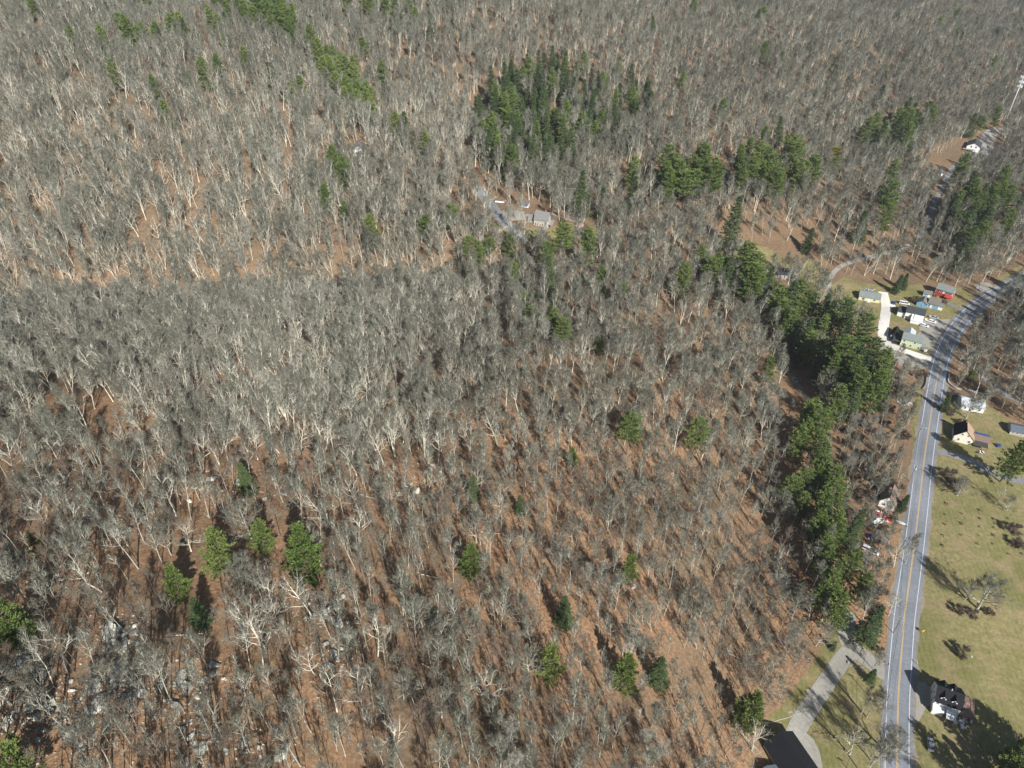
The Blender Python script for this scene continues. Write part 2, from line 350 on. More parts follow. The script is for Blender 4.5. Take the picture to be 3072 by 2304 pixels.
# ---------------------------------------------------------------- roads and drives
def road_mat(name, a, b_, patches=True, scale=.8):
    m = bpy.data.materials.new(name); m.use_nodes = True; n = m.node_tree; b = n.nodes['Principled BSDF']; b.inputs['Roughness'].default_value = .85
    uv = n.nodes.new('ShaderNodeUVMap'); sx = n.nodes.new('ShaderNodeSeparateXYZ'); n.links.new(uv.outputs[0], sx.inputs[0])
    wv = n.nodes.new('ShaderNodeMath'); wv.operation = 'SINE'; ml = n.nodes.new('ShaderNodeMath'); ml.operation = 'MULTIPLY'; ml.inputs[1].default_value = 6.2832 * 4 if patches else 6.2832 * 2
    n.links.new(sx.outputs[0], ml.inputs[0]); n.links.new(ml.outputs[0], wv.inputs[0])
    tc = n.nodes.new('ShaderNodeTexCoord'); nz = n.nodes.new('ShaderNodeTexNoise'); nz.inputs['Scale'].default_value = scale; nz.inputs['Detail'].default_value = 6; nz.inputs['Roughness'].default_value = .7
    n.links.new(tc.outputs['Object'], nz.inputs['Vector'])
    md = n.nodes.new('ShaderNodeMath'); md.operation = 'MULTIPLY_ADD'; md.inputs[1].default_value = .03; n.links.new(wv.outputs[0], md.inputs[0]); n.links.new(nz.outputs['Fac'], md.inputs[2])
    rp = n.nodes.new('ShaderNodeValToRGB'); rp.color_ramp.elements[0].position = .3; rp.color_ramp.elements[1].position = .7
    rp.color_ramp.elements[0].color = (*a, 1); rp.color_ramp.elements[1].color = (*b_, 1); n.links.new(md.outputs[0], rp.inputs[0]); 
    n3 = n.nodes.new('ShaderNodeTexNoise'); n3.inputs['Scale'].default_value = .06; n3.inputs['Detail'].default_value = 5; n.links.new(tc.outputs['Object'], n3.inputs['Vector'])
    mr = n.nodes.new('ShaderNodeMapRange'); mr.inputs[1].default_value = .35; mr.inputs[2].default_value = .65; mr.inputs[3].default_value = .84; mr.inputs[4].default_value = 1.14; n.links.new(n3.outputs['Fac'], mr.inputs[0])
    hs = n.nodes.new('ShaderNodeHueSaturation'); n.links.new(mr.outputs[0], hs.inputs['Value']); n.links.new(rp.outputs[0], hs.inputs['Color']); n.links.new(hs.outputs[0], b.inputs['Base Color'])
    return m
M['asphalt'] = road_mat('asphalt', (.16, .175, .20), (.235, .25, .275))
M['drive_asphalt'] = road_mat('grey_drive', (.17, .175, .18), (.25, .255, .26))
M['drive_beige'] = road_mat('worn_drive', (.25, .235, .2), (.36, .34, .3))
M['drive_white'] = road_mat('white_gravel', (.58, .55, .49), (.76, .73, .66), scale=1.5)
M['dirt'] = road_mat('dirt_track', (.17, .14, .10), (.32, .27, .20), False)
M['line_white'] = mat('line_white', (.72, .72, .70), .7, .15, 2); M['line_yellow'] = mat('line_yellow', (.62, .40, .14), .7, .15, 2)
def ribbon(name, C, hw, off, material, lateral=4, o_left=None, o_right=None, kind='structure', widths=None):
    C = np.asarray(C, float)
    T = np.gradient(C, axis=0); T /= np.linalg.norm(T, axis=1)[:, None] + 1e-9; N = np.stack([T[:, 1], -T[:, 0]], 1)   # right-hand side
    l = -hw if o_left is None else o_left; r = hw if o_right is None else o_right
    V = []; F = []; UV = []
    S = np.concatenate([[0], np.cumsum(np.linalg.norm(np.diff(C, axis=0), axis=1))])
    for i in range(len(C)):
        for k_ in range(lateral + 1):
            t = k_ / lateral; o_ = l + (r - l) * t
            if widths is not None: o_ *= widths[i]
            p = C[i] + N[i] * o_
            V.append((p[0], p[1], float(th(p[0], p[1])) + off)); UV.append((t, S[i] / 9.0))
        if i:
            a = (i - 1) * (lateral + 1); b = i * (lateral + 1)
            F += [(a + k_, a + k_ + 1, b + k_ + 1, b + k_) for k_ in range(lateral)]
    me = bpy.data.meshes.new(name); me.from_pydata(V, [], F); me.materials.append(material)
    u = me.uv_layers.new(name='UVMap')
    for lp in me.loops: u.data[lp.index].uv = UV[lp.vertex_index]
    bm = bmesh.new(); bm.from_mesh(me); bmesh.ops.recalc_face_normals(bm, faces=bm.faces)
    if bm.faces and bm.faces[0].normal.z < 0: bmesh.ops.reverse_faces(bm, faces=bm.faces)
    bm.to_mesh(me); bm.free()
    o = bpy.data.objects.new(name, me); COL.objects.link(o)
    if kind: tag(o, kind=kind)
    return o
def pxline(pts, step=2.0): return catmull([at(a, b)[:2] for a, b in pts], step)
_sw = np.array([1 + .14 * math.sin(i * .9) * math.sin(i * .37 + 1) + .05 * math.sin(i * 3.1) for i in range(len(ROAD))])
ribbon('road_shoulder', ROAD, 5.7, .03, M['dirt'], 8, widths=_sw)
ribbon('road', ROAD, 4.9, .06, M['asphalt'], 8)
ribbon('edge_line', ROAD, 0, .066, M['line_white'], 1, -3.72, -3.54); ribbon('edge_line', ROAD, 0, .066, M['line_white'], 1, 3.54, 3.72)
ribbon('centre_line', ROAD, 0, .066, M['line_yellow'], 1, -.24, -.07); ribbon('centre_line', ROAD, 0, .066, M['line_yellow'], 1, .07, .24)
DR = {}
def drive(name, pts, hw, m, off=.045, step=1.6):
    C = pxline(pts, step); DR[name + str(len(DR))] = (C, hw); return ribbon(name, C, hw, off, m, 3)
drive('driveway', [(2690, 2020), (2659, 2022), (2628, 1998), (2594, 1971), (2560, 1945), (2543, 1915), (2542, 1870), (2535, 1830)], 3.4, M['drive_beige'])
drive('driveway', [(2560, 1945), (2530, 1975), (2476, 2053), (2421, 2136), (2390, 2190), (2375, 2230)], 3.0, M['drive_beige'], .05)
drive('driveway', [(2378, 2215), (2410, 2235), (2425, 2304), (2425, 2380)], 4.6, M['drive_beige'], .054)
drive('dirt_track', [(2535, 1830), (2500, 1760), (2478, 1690), (2470, 1640), (2485, 1560), (2490, 1480), (2486, 1400), (2480, 1320), (2450, 1240), (2400, 1165), (2372, 1120)], 1.9, M['dirt'])
drive('driveway', [(2790, 1352), (2830, 1357), (2871, 1368), (2932, 1392), (2977, 1420), (3030, 1436), (3090, 1450), (3200, 1480)], 2.2, M['drive_asphalt'])
drive('driveway', [(2488, 925), (2484, 890), (2485, 862), (2494, 828), (2521, 800), (2558, 785), (2613, 771), (2673, 755), (2730, 735)], 1.7, M['drive_beige'])
drive('gravel_drive', [(2649, 876), (2655, 900), (2659, 922), (2654, 958), (2650, 985), (2650, 1010), (2665, 1030), (2689, 1044), (2740, 1062), (2795, 1078)], 3.0, M['drive_white'])
drive('gravel_drive', [(2656, 905), (2668, 912), (2678, 922)], 2.8, M['drive_white'], .055)
drive('driveway', [(1425, 560), (1441, 579), (1468, 608), (1495, 644), (1522, 674), (1549, 703), (1575, 730)], 3.6, M['drive_asphalt'])
drive('driveway', [(2985, 385), (2957, 402), (2930, 450), (2890, 480), (2861, 501), (2835, 545), (2805, 607), (2785, 665), (2760, 715)], 2.1, M['drive_asphalt'])
drive('driveway', [(2890, 930), (2870, 922), (2845, 910), (2838, 905)], 1.5, M['drive_asphalt'])
drive('driveway', [(2822, 1172), (2850, 1182), (2890, 1200), (2930, 1212)], 2.6, M['drive_asphalt'])
drive('driveway', [(2940, 1120), (2980, 1155), (3030, 1190), (3090, 1215)], 2.0, M['drive_asphalt'])
# ---------------------------------------------------------------- buildings
def A3(px, py): p = at(px, py); return Vector((p[0], p[1], p[2]))
def opening(root, face, u, z, w_, h_, Lx, Dy, kind='window', frame='trim', pane='glass', y0=0.0):
    """a framed window or door on one wall of a house; face f(ront) b(ack) l(eft) r(ight)"""
    mb = MB(); mp_ = MB(); t = .09
    def bx(mb_, a0, a1, z0, z1, d0, d1):
        if face == 'f': mb_.box(a0, a1, y0 - d1, y0 - d0, z0, z1)
        elif face == 'b': mb_.box(a0, a1, Dy + d0, Dy + d1, z0, z1)
        elif face == 'l': mb_.box(-d1, -d0, a0, a1, z0, z1)
        else: mb_.box(Lx + d0, Lx + d1, a0, a1, z0, z1)
    f = .13
    bx(mb, u - w_ / 2 - f, u + w_ / 2 + f, z + h_, z + h_ + f, -.02, t); bx(mb, u - w_ / 2 - f, u + w_ / 2 + f, z - f, z, -.02, t)
    bx(mb, u - w_ / 2 - f, u - w_ / 2, z, z + h_, -.02, t); bx(mb, u + w_ / 2, u + w_ / 2 + f, z, z + h_, -.02, t)
    if kind == 'window': bx(mb, u - w_ / 2, u + w_ / 2, z + h_ * .48, z + h_ * .52, -.02, t * .8)
    bx(mp_, u - w_ / 2, u + w_ / 2, z, z + h_, -.02, .035)
    fo = mb.build(kind, M[frame], root); po = mp_.build('pane' if kind == 'window' else 'door_leaf', M[pane], fo); return fo
def roof_mesh(Lx, Dy, h, rise, ridge, ov=.45, th_=.22, rp=.5, oe=.35):
    mb = MB()
    if ridge == 'x':
        yr = Dy * rp; sF = rise / yr; sB = rise / (Dy - yr); e = .05
        P = [(-ov, h - ov * sF + e), (yr, h + rise + e), (Dy + ov, h - ov * sB + e)]
        ax = 'x'; lo, hi = -oe, Lx + oe
    else:
        xr = Lx * rp; sF = rise / xr; sB = rise / (Lx - xr); e = .05
        P = [(-ov, h - ov * sF + e), (xr, h + rise + e), (Lx + ov, h - ov * sB + e)]
        ax = 'y'; lo, hi = -oe, Dy + oe
    pts = []
    for c in (lo, hi):
        for a, b in P: pts.append((c, a, b) if ax == 'x' else (a, c, b))
        for a, b in P: pts.append((c, a, b + th_) if ax == 'x' else (a, c, b + th_))
    F = [(0, 1, 4, 3), (1, 2, 5, 4), (6, 9, 10, 7), (7, 10, 11, 8), (3, 4, 10, 9), (4, 5, 11, 10), (0, 6, 7, 1), (1, 7, 8, 2), (0, 3, 9, 6), (2, 8, 11, 5)]
    mb.add(pts, F); return mb
def house(name, label, A, B, D, h, rise, ridge, wall, roof, cat='house', found=1.8, wins=(), doors=(), chim=None, rp=.5, ov=.45, L=None, zoff=0.0, group=None, trimc='trim', pane='glass'):
    a = A3(*A); b = A3(*B); d = (b - a); ang = math.atan2(d.y, d.x); Lx = L or d.to_2d().length
    root = empty(name, (a.x, a.y, (a.z + b.z) / 2 + zoff), ang); tag(root, label, cat, group)
    w_ = MB()
    if ridge == 'x': w_.prism([(0, -found), (D, -found), (D, h), (D * rp, h + rise), (0, h)], 0, Lx, 'x')
    elif ridge == 'y': w_.prism([(0, -found), (Lx, -found), (Lx, h), (Lx * rp, h + rise), (0, h)], 0, D, 'y')
    wo_ = w_.build('wall', M[wall], root)
    for x0_, y0_ in ((-.04, -.05), (Lx - .14, -.05), (Lx - .14, D - .13), (-.04, D - .13)):
        tr = MB(); tr.box(x0_, x0_ + .18, y0_, y0_ + .18, -.3, h); tr.build('corner_board', M[trimc], root)
    ro = roof_mesh(Lx, D, h, rise, ridge, ov, rp=rp).build('roof', M[roof], root)
    for f, u, z, ww, hh in wins: opening(root, f, u * (Lx if f in 'fb' else D), z, ww, hh, Lx, D, pane=pane)
    for f, u, z, ww, hh, c in doors: opening(root, f, u * (Lx if f in 'fb' else D), z, ww, hh, Lx, D, 'door', 'trim', c)
    if chim:
        cx, cy, hh = chim; c = MB(); c.box(cx * Lx - .45, cx * Lx + .45, cy * D - .35, cy * D + .35, h, h + rise + hh); c.box(cx * Lx - .52, cx * Lx + .52, cy * D - .42, cy * D + .42, h + rise + hh, h + rise + hh + .12)
        c.box(cx * Lx - .2, cx * Lx + .2, cy * D - .15, cy * D + .15, h + rise + hh + .12, h + rise + hh + .35); c.build('chimney', M['brick'], ro)
    return root, Lx
def roofm(n, c, c2=None): M[n] = mat(n, c, .85, .2, 2.2, rnd=0, col2=c2, bump=.2)
def wallm(n, c): M[n] = mat(n, c, .75, .07, 1.2)
roofm('shingle_dark', (.05, .056, .062)); roofm('shingle_black_shade', (.018, .019, .022)); M['shingle_black_shade'].node_tree.nodes['Principled BSDF'].inputs['Specular IOR Level'].default_value = .08; roofm('shingle_green', (.19, .215, .205)); roofm('shingle_grey', (.19, .19, .18))  # black shingle, deepened so the estate roof's shade sits in the colour
roofm('shingle_brown', (.2, .14, .11)); roofm('shingle_taupe', (.165, .15, .135)); roofm('shingle_tan', (.36, .25, .17)); roofm('shingle_bluegrey', (.1, .125, .15)); roofm('metal_roof', (.45, .48, .5))
wallm('cream_siding', (.62, .58, .36)); wallm('red_siding', (.42, .055, .045)); wallm('blue_siding', (.16, .36, .5)); wallm('white_siding', (.76, .76, .74)); wallm('green_siding', (.46, .52, .34)); wallm('tan_stucco', (.72, .66, .54))
wallm('grey_siding', (.36, .33, .28)); wallm('dark_siding', (.06, .055, .05)); wallm('barn_red', (.55, .07, .05)); wallm('beige_siding', (.5, .45, .36)); M['brick'] = mat('brick', (.33, .16, .12), .9, .2, 6)
M['stone'] = mat('field_stone', (.2, .19, .165), .9, .35, 2.5, bump=.6, col2=(.33, .31, .27)); M['deck'] = mat('deck_wood', (.17, .12, .09), .85, .2, 3); M['deck_grey'] = mat('weathered_deck', (.34, .33, .31), .85, .2, 3)
M['door_red'] = paint('door_red', (.4, .1, .06)); M['door_white'] = paint('door_white', (.7, .7, .68)); M['door_wood'] = paint('door_wood', (.35, .17, .06))
M['tarp_blue'] = mat('blue_tarp', (.02, .12, .42), .5, .2, 3, bump=.4); M['plastic_white'] = mat('white_cover', (.75, .76, .77), .5, .05, 2, bump=.3); M['concrete'] = mat('concrete', (.45, .44, .41), .9, .1, 2)
W4 = [('f', u, z, .9, 1.3) for u in (.18, .5, .82) for z in (1.0,)]
# cream outbuilding
h1, L1 = house('house', 'long cream house with a grey-green roof beside the white gravel drive', (2575, 899), (2637, 910), 8.5, 2.7, 2.0, 'x', 'cream_siding', 'shingle_green',
      wins=[('f', .22, .9, 1.5, 1.2), ('f', .75, .9, 1.1, 1.2), ('r', .5, 1, 1.1, 1.2)], doors=[('f', .48, .05, 1.1, 2.1, 'door_white')], rp=.5)
m_ = MB(); m_.box(.42 * L1, .56 * L1, -1.5, -.06, -.5, .05); m_.build('step', M['concrete'], h1)
# red house
h2, L2 = house('house', 'red clapboard house with a grey-green roof behind the blue house', (2802, 884), (2851, 900), 7.5, 5.0, 2.4, 'x', 'red_siding', 'shingle_green',
      wins=[('f', .28, 3.2, 1.0, 1.2), ('f', .68, 3.1, 1.0, 1.2), ('f', .9, 3.1, .9, 1.3), ('r', .3, 1, 1, 1.3), ('r', .7, 3, 1, 1.3)], doors=[('f', .48, 2.9, 1.2, 1.9, 'door_white')], chim=(.55, .55, .9))
m_ = MB(); m_.prism([(7.3, 1.2), (10.2, 1.2), (10.2, 2.4), (7.3, 3.4)], 1, L2 - 1, 'x'); m_.build('shed_roof', M['shingle_green'], h2)
m_ = MB(); m_.prism([(-2.6, 1.8), (.02, 2.5), (.02, 2.7), (-2.6, 2.0)], L2 * .62, L2 + .4, 'x')
for x_ in (L2 * .64, L2 + .2): m_.box(x_ - .1, x_ + .1, -2.5, -2.3, -1, 1.85)
m_.build('porch', M['red_siding'], h2)
# blue house
h3, L3 = house('house', 'light blue house with brown-grey roof and a gabled left wing', (2780, 921), (2812, 930), 7.0, 3.2, 2.2, 'x', 'blue_siding', 'shingle_taupe',
      wins=[('f', .14, .9, .9, 1.6), ('f', .7, 1.4, .9, .9), ('r', .5, 1, .9, 1.2)], doors=[('f', .35, .05, 1, 2.0, 'door_white')], chim=(.4, .6, .6))
m_ = MB(); m_.prism([(-.0, -1), (6.9, -1), (6.9, 2.6), (3.4, 4.2), (-0, 2.6)], -6.6, -.03, 'y');
o_ = MB(); o_.prism([(-6.2, -1.2), (-.03, -1.2), (-.03, 2.5), (-3.1, 4.4), (-6.2, 2.5)], -2.2, 5.2, 'y'); wg = o_.build('wing', M['blue_siding'], h3)
rm = roof_mesh(6.2, 7.4, 2.5, 1.9, 'y', .35, oe=.3); rm.v = [(x - 6.2, y - 2.2, z) for x, y, z in rm.v]; rm.build('wing_roof', M['shingle_taupe'], wg)
o_ = MB(); o_.box(-3.6, -2.6, -2.28, -2.18, 1.0, 2.1); o_.build('window', M['trim'], wg); o_ = MB(); o_.box(-3.45, -2.75, -2.32, -2.27, 1.12, 1.98); o_.build('pane', M['glass'], wg)
o_ = MB(); o_.box(L3, L3 + 2.4, .6, 5.8, -1, 2.3); pf = o_.build('side_porch', M['white_siding'], h3)
o_ = MB(); o_.prism([(.3, 2.34), (6.0, 2.34), (6.0, 2.8), (3.1, 3.2), (.3, 2.8)], L3 + .02, L3 + 2.7, 'x'); o_.build('porch_roof', M['shingle_grey'], pf)
house('shed', 'small blue shed with white trim behind the blue house', (2768, 888), (2792, 893), 4.5, 2.2, 1.3, 'x', 'blue_siding', 'shingle_taupe', cat='shed', wins=[('f', .3, .9, .8, .8)], doors=[('f', .72, .1, 1.4, 1.9, 'door_white')])
# white house
h4, L4 = house('house', 'large white house with a dark roof and sloping front addition by the parked trucks', (2711, 955), (2764, 969), 8.6, 5.2, 2.2, 'x', 'white_siding', 'shingle_dark',
      wins=[('f', .1, .9, 1.2, 1.3), ('r', .3, 1, 1, 1.3), ('r', .7, 3.4, 1, 1.2), ('f', .34, 2.8, .7, .7)], doors=[('r', .55, .05, 1, 2.1, 'door_white')])
o_ = MB(); o_.prism([(-3.4, -1.2), (-.04, -1.2), (-.04, 4.6), (-3.4, 2.2)], L4 * .38, L4 - .1, 'x'); ad_ = o_.build('front_addition', M['white_siding'], h4)
o_ = MB(); o_.prism([(-3.7, 2.1), (-.06, 4.72), (-.06, 4.9), (-3.7, 2.28)], L4 * .36, L4 + .15, 'x'); o_.build('addition_roof', M['metal_roof'] if False else M['white_siding'], ad_)
o_ = MB(); o_.box(-4.4, -.04, 1.0, 6.5, -1.2, 3.4); an = o_.build('annex', M['white_siding'], h4); o_ = MB(); o_.prism([(.6, 3.45), (6.9, 4.6), (6.9, 4.8), (.6, 3.65)], -4.8, -.06, 'x'); o_.build('annex_roof', M['shingle_dark'], an)
o_ = MB(); o_.obox((L4 * .52, -2.0, 4.15), (.14, 0, 0), (0, 1.7, 1.15), (0, 0, .08)); o_.build('stair_rail', M['deck_grey'], h4)
# green house
h5, L5 = house('house', 'pale green two-storey house with green roof at the gravel drive mouth', (2699, 1036), (2757, 1050), 7.2, 5.0, 2.3, 'x', 'green_siding', 'shingle_green',
      wins=[('f', .14, 3.2, 1, 1.3), ('f', .2, .9, 1, 1.3), ('f', .52, .8, 1, 1.3), ('f', .68, 3.2, 1, 1.3), ('f', .93, .8, .9, 1.3), ('r', .4, 3, 1, 1.3), ('r', .5, .8, 1, 1.3)], found=2.2)
o_ = MB(); o_.prism([(.6, -1.5), (6.4, -1.5), (6.4, 4.3), (3.5, 5.9), (.6, 4.3)], 7.22, 14.0, 'y'); wg = o_.build('rear_wing', M['green_siding'], h5)
rm = roof_mesh(5.8, 6.6, 4.3, 1.7, 'y', .35, oe=.1); rm.v = [(x + .6, y + 7.35, z) for x, y, z in rm.v]; rm.build('wing_roof', M['metal_roof'], wg)
o_ = MB(); o_.prism([(0, 2.2), (5.6, 3.0), (5.6, 3.15), (0, 2.35)], -4.6, -.05, 'x')
for x_ in (-4.4, -2.4, -.4): o_.box(x_, x_ + .14, .1, .24, -1.4, 2.2)
o_.box(-4.6, -.05, .0, 5.6, -.1, .05); o_.build('side_porch', M['dark_siding'], h5)
o_ = MB(); o_.prism([(-.2, 2.3), (3.0, 3.1), (3.0, 3.25), (-.2, 2.45)], L5 + .05, L5 + 2.6, 'x'); o_.box(L5, L5 + 2.3, .1, 2.8, -1, 2.25); o_.build('entry_porch', M['shingle_green'], h5)
house('shed', 'dark long shed behind the pale green house beside the white drive', (2669, 1016), (2684, 1020), 9.5, 2.8, 1.4, 'y', 'dark_siding', 'shingle_black_shade', cat='shed', doors=[('f', .5, .05, 2.2, 2.1, 'tarp_blue')])
# tan house
h6, L6 = house('house', 'tan gabled house with dark and tan roof slopes beside the straight road', (2856, 1322), (2913, 1337), 9.0, 3.6, 4.2, 'y', 'tan_stucco', 'shingle_tan',
      wins=[('f', .36, 4.9, .8, 1.0), ('f', .66, 4.7, .8, 1.0), ('f', .27, 1.2, .9, 1.3), ('f', .82, 1.2, 1.0, 1.3), ('l', .4, 1, 1, 1.2), ('l', .75, 1, 1, 1.2)], chim=(.5, .85, .8))
o_ = MB(); o_.prism([(-.3, 3.62), (4.7, 7.92), (4.7, 8.04), (-.3, 3.74)], -.36, 9.36, 'y'); o_.v = [(x * (L6 / 2 + .3) / 5.0 + (-.15 if x < 0 else 0), y, z + .25 - (.0)) for x, y, z in o_.v]; o_.build('dark_slope', M['shingle_black_shade'], h6)
o_ = MB(); o_.box(L6 + .02, L6 + 7.2, 2.2, 8.4, -1, 2.6); wg = o_.build('wing', M['tan_stucco'], h6)
o_ = MB(); o_.prism([(1.7, 2.64), (5.3, 3.9), (8.9, 2.64), (8.9, 2.84), (5.3, 4.1), (1.7, 2.84)], L6 + .04, L6 + 7.7, 'x'); wr = o_.build('wing_roof', M['shingle_brown'], wg)
o_ = MB(); o_.obox((L6 + 4.2, 7.1, 3.62), (2.8, 0, 0), (0, 1.3, -.46), (0, 0, .06)); o_.build('tarp', M['tarp_blue'], wr)
o_ = MB(); o_.prism([(-1.8, 2.0), (2.1, 2.5), (2.1, 2.62), (-1.8, 2.12)], L6 + .3, L6 + 6.8, 'x')
for x_ in (L6 + .5, L6 + 3.5, L6 + 6.5): o_.box(x_, x_ + .12, -1.7, -1.58, -.6, 2.0)
o_.build('awning', M['dark_siding'], h6)
# white house, brown roof beside the road
h7, L7 = house('house', 'small white house with a brown roof left of the road behind a dark yew', (2634, 1516), (2679, 1533), 9.5, 3.4, 3.6, 'y', 'white_siding', 'shingle_brown',
      wins=[('f', .62, 4.3, .9, .9), ('f', .3, 1.2, 1.3, 1.1), ('f', .82, 1.2, 1.1, 1.2), ('r', .5, 1.1, 1, 1.2)], chim=(.35, .6, .5))
o_ = MB(); o_.box(L7 + .02, L7 + 2.6, 4.2, 7.6, -1, 2.3); wg = o_.build('entry', M['beige_siding'], h7); o_ = MB(); o_.prism([(3.9, 2.34), (5.9, 3.3), (7.9, 2.34), (7.9, 2.5), (5.9, 3.5), (3.9, 2.5)], L7 + .04, L7 + 2.9, 'x'); o_.build('entry_roof', M['shingle_brown'], wg)
# farmhouse at lower right: black roof with dormers
h8, L8 = house('house', 'white house with a black dormered roof and rear deck on the lawn at lower right', (2792, 2124), (2868, 2152), 8.2, 5.0, 2.8, 'x', 'white_siding', 'shingle_black_shade',
      wins=[('l', .25, 3.2, .8, 1.2), ('l', .5, 3.2, .8, 1.2), ('l', .78, 3.2, .8, 1.2), ('l', .3, .8, .8, 1.2), ('l', .7, .8, .8, 1.2), ('f', .12, 3.4, .8, 1.0)], found=1.0)
rf8 = [c for c in children(h8) if c.name.startswith('roof')][0]
for ux, side in ((.27, 'f'), (.70, 'f'), (.27, 'b'), (.66, 'b')):
    o_ = MB(); cx = ux * L8; s_ = 1 if side == 'f' else -1; y0 = .9 if side == 'f' else 8.2 - .9; y1 = 3.7 if side == 'f' else 8.2 - 3.7
    lo_, hi_ = min(y0, y1), max(y0, y1); o_.prism([(cx - .9, 5.3), (cx + .9, 5.3), (cx + .9, 6.6), (cx, 7.5), (cx - .9, 6.6)], lo_, hi_, 'y'); dm = o_.build('dormer', M['white_siding'], rf8)
    o_ = MB(); a0, a1 = (lo_ - .25, hi_) if side == 'f' else (lo_, hi_ + .25)
    o_.prism([(cx - 1.15, 6.42), (cx, 7.56), (cx + 1.15, 6.42), (cx + 1.15, 6.58), (cx, 7.74), (cx - 1.15, 6.58)], a0, a1, 'y'); o_.build('dormer_roof', M['shingle_black_shade'], rf8)
    if side == 'f': o_ = MB(); o_.box(cx - .42, cx + .42, y0 - .05, y0 + .02, 5.75, 6.7); o_.build('dormer_window', M['glass'], rf8)
o_ = MB(); o_.box(L8 * .5, L8 * .54, 3.9, 4.3, 7.2, 8.6); o_.build('chimney', M['concrete'], rf8)
o_ = MB(); o_.prism([(-2.2, 2.6), (-.04, 3.1), (-.04, 3.25), (-2.2, 2.75)], -.3, L8 * .45, 'x'); o_.box(-.1, L8 * .42, -2.0, -.05, -.6, 2.55); o_.build('front_porch', M['white_siding'], h8)
o_ = MB(); o_.prism([(-4.2, 2.9), (-.05, 3.6), (-.05, 3.75), (-4.2, 3.05)], L8 * .48, L8 * .85, 'x')
for x_ in (L8 * .49, L8 * .83): o_.box(x_, x_ + .15, -4.0, -3.85, -.8, 2.92)
o_.build('entry_porch', M['white_siding'], h8)
o_ = MB(); o_.box(L8 + .05, L8 + 5.2, .5, 9.0, 1.1, 1.3)
for a, b, c, d in ((L8 + .05, L8 + 5.2, 8.9, 9.0), (L8 + 5.1, L8 + 5.2, .5, 8.9), (L8 + .05, L8 + 5.2, .5, .6)): o_.box(a, b, c, d, 2.1, 2.25)
for x_, y_ in ((L8 + 5.1, .5), (L8 + 5.1, 3), (L8 + 5.1, 6), (L8 + 5.1, 8.9), (L8 + 2.5, 8.9), (L8 + 2.5, .5)): o_.box(x_, x_ + .1, y_, y_ + .1, -.6, 2.2)
o_.build('rear_deck', M['deck'], h8)
for k_, (dx, dy) in enumerate([(2.0, 4.0), (3.2, 5.6)]):
    p = h8.matrix_world if False else Matrix.Translation(h8.location) @ Matrix.Rotation(h8.rotation_euler.z, 4, 'Z')
    o_ = MB(); o_.box(-.7, .7, -.45, .45, .68, .74)
    for a, b in ((-.6, -.35), (.6, -.35), (-.6, .35), (.6, .35)): o_.box(a - .04, a + .04, b - .04, b + .04, 0, .68)
    q_ = p @ Vector((L8 + dx, dy, 1.32)); t_ = o_.build('deck_table', M['brick'] if k_ else M['white'], None); t_.location = q_; t_.rotation_euler.z = h8.rotation_euler.z; tag(t_, ('reddish table on the dark rear deck of the black roofed house', 'white table on the dark rear deck of the black roofed house')[1 - k_], 'table')
# estate house bottom left of the drive
h9, L9 = house('house', 'big dark-roofed house cut by the bottom edge beside the estate drive', (2362, 2362), (2425, 2336), 13.0, 3.6, 3.6, 'y', 'beige_siding', 'shingle_black_shade', found=2.5, L=11.0,
      wins=[('r', .3, 1.1, 1.2, 1.3), ('r', .6, 1.1, 1.2, 1.3), ('r', .85, 1.1, 1.2, 1.3)])  # shade of the averted roof slope is put into the shingle colour
o_ = MB(); o_.prism([(-9.5, -2.0), (-.02, -2.0), (-.02, 2.8), (-4.7, 5.4), (-9.5, 2.8)], -9.0, 6.0, 'y'); wg = o_.build('wing', M['white_siding'], h9)
rm = roof_mesh(9.5, 15, 2.8, 2.6, 'y', .4, oe=.3); rm.v = [(x - 9.52, y - 9.0, z) for x, y, z in rm.v]; rm.build('wing_roof', M['shingle_bluegrey'], wg)
# grey house at the centre
h10, L10 = house('house', 'large weathered grey house with a chimney at the centre of the photo', (1602, 674), (1643, 687), 8.0, 5.0, 3.6, 'x', 'grey_siding', 'shingle_grey', found=4,
      wins=[('f', .12, 1.0, .9, 1.5), ('f', .26, 1.0, .9, 1.5), ('f', .62, 1.0, .9, 1.5), ('f', .8, 1.0, .9, 1.5), ('r', .3, 1.0, .9, 1.4), ('r', .7, 1.0, .9, 1.4), ('r', .5, 3.9, .8, 1.1), ('r', .5, 6.2, .5, .7)], doors=[('f', .45, .05, 1.1, 2.1, 'door_wood')], chim=(.72, .62, 1.2), rp=.56)
o_ = MB(); o_.box(-4.6, -.03, 1.8, 8.0, -3, 2.8); wg = o_.build('wing', M['grey_siding'], h10); o_ = MB(); o_.prism([(1.4, 2.84), (4.9, 5.6), (8.4, 2.84), (8.4, 3.04), (4.9, 5.85), (1.4, 3.04)], -5.0, -.04, 'x'); o_.build('wing_roof', M['shingle_grey'], wg)
o_ = MB(); o_.box(L10 + .03, L10 + 2.6, .6, 8.0, 1.6, 1.8)
for y_ in (.6, 4, 7.8): o_.box(L10 + 2.4, L10 + 2.55, y_, y_ + .15, -3, 2.8)
o_.box(L10 + 2.4, L10 + 2.5, .6, 8.0, 2.75, 2.85); o_.build('side_deck', M['deck_grey'], h10)
o_ = MB(); o_.box(L10 * .5, L10 * .98, -5.2, -.1, -.9, -.15); o_.box(L10 * .5, L10 * .98, -5.2, -5.0, -.15, .3); o_.box(L10 * .96, L10 * .98, -5.0, -.1, -.15, .3); o_.build('terrace', M['stone'], h10)
o_ = MB(); o_.box(.7, .9, -.3, -.1, .2, .8); 
for f_ in (.58, .78): o_.box(L10 * f_ - .35, L10 * f_ + .35, 2.0, 3.2, 5.2, 5.6)
o_.build('skylight', M['glass'], h10)
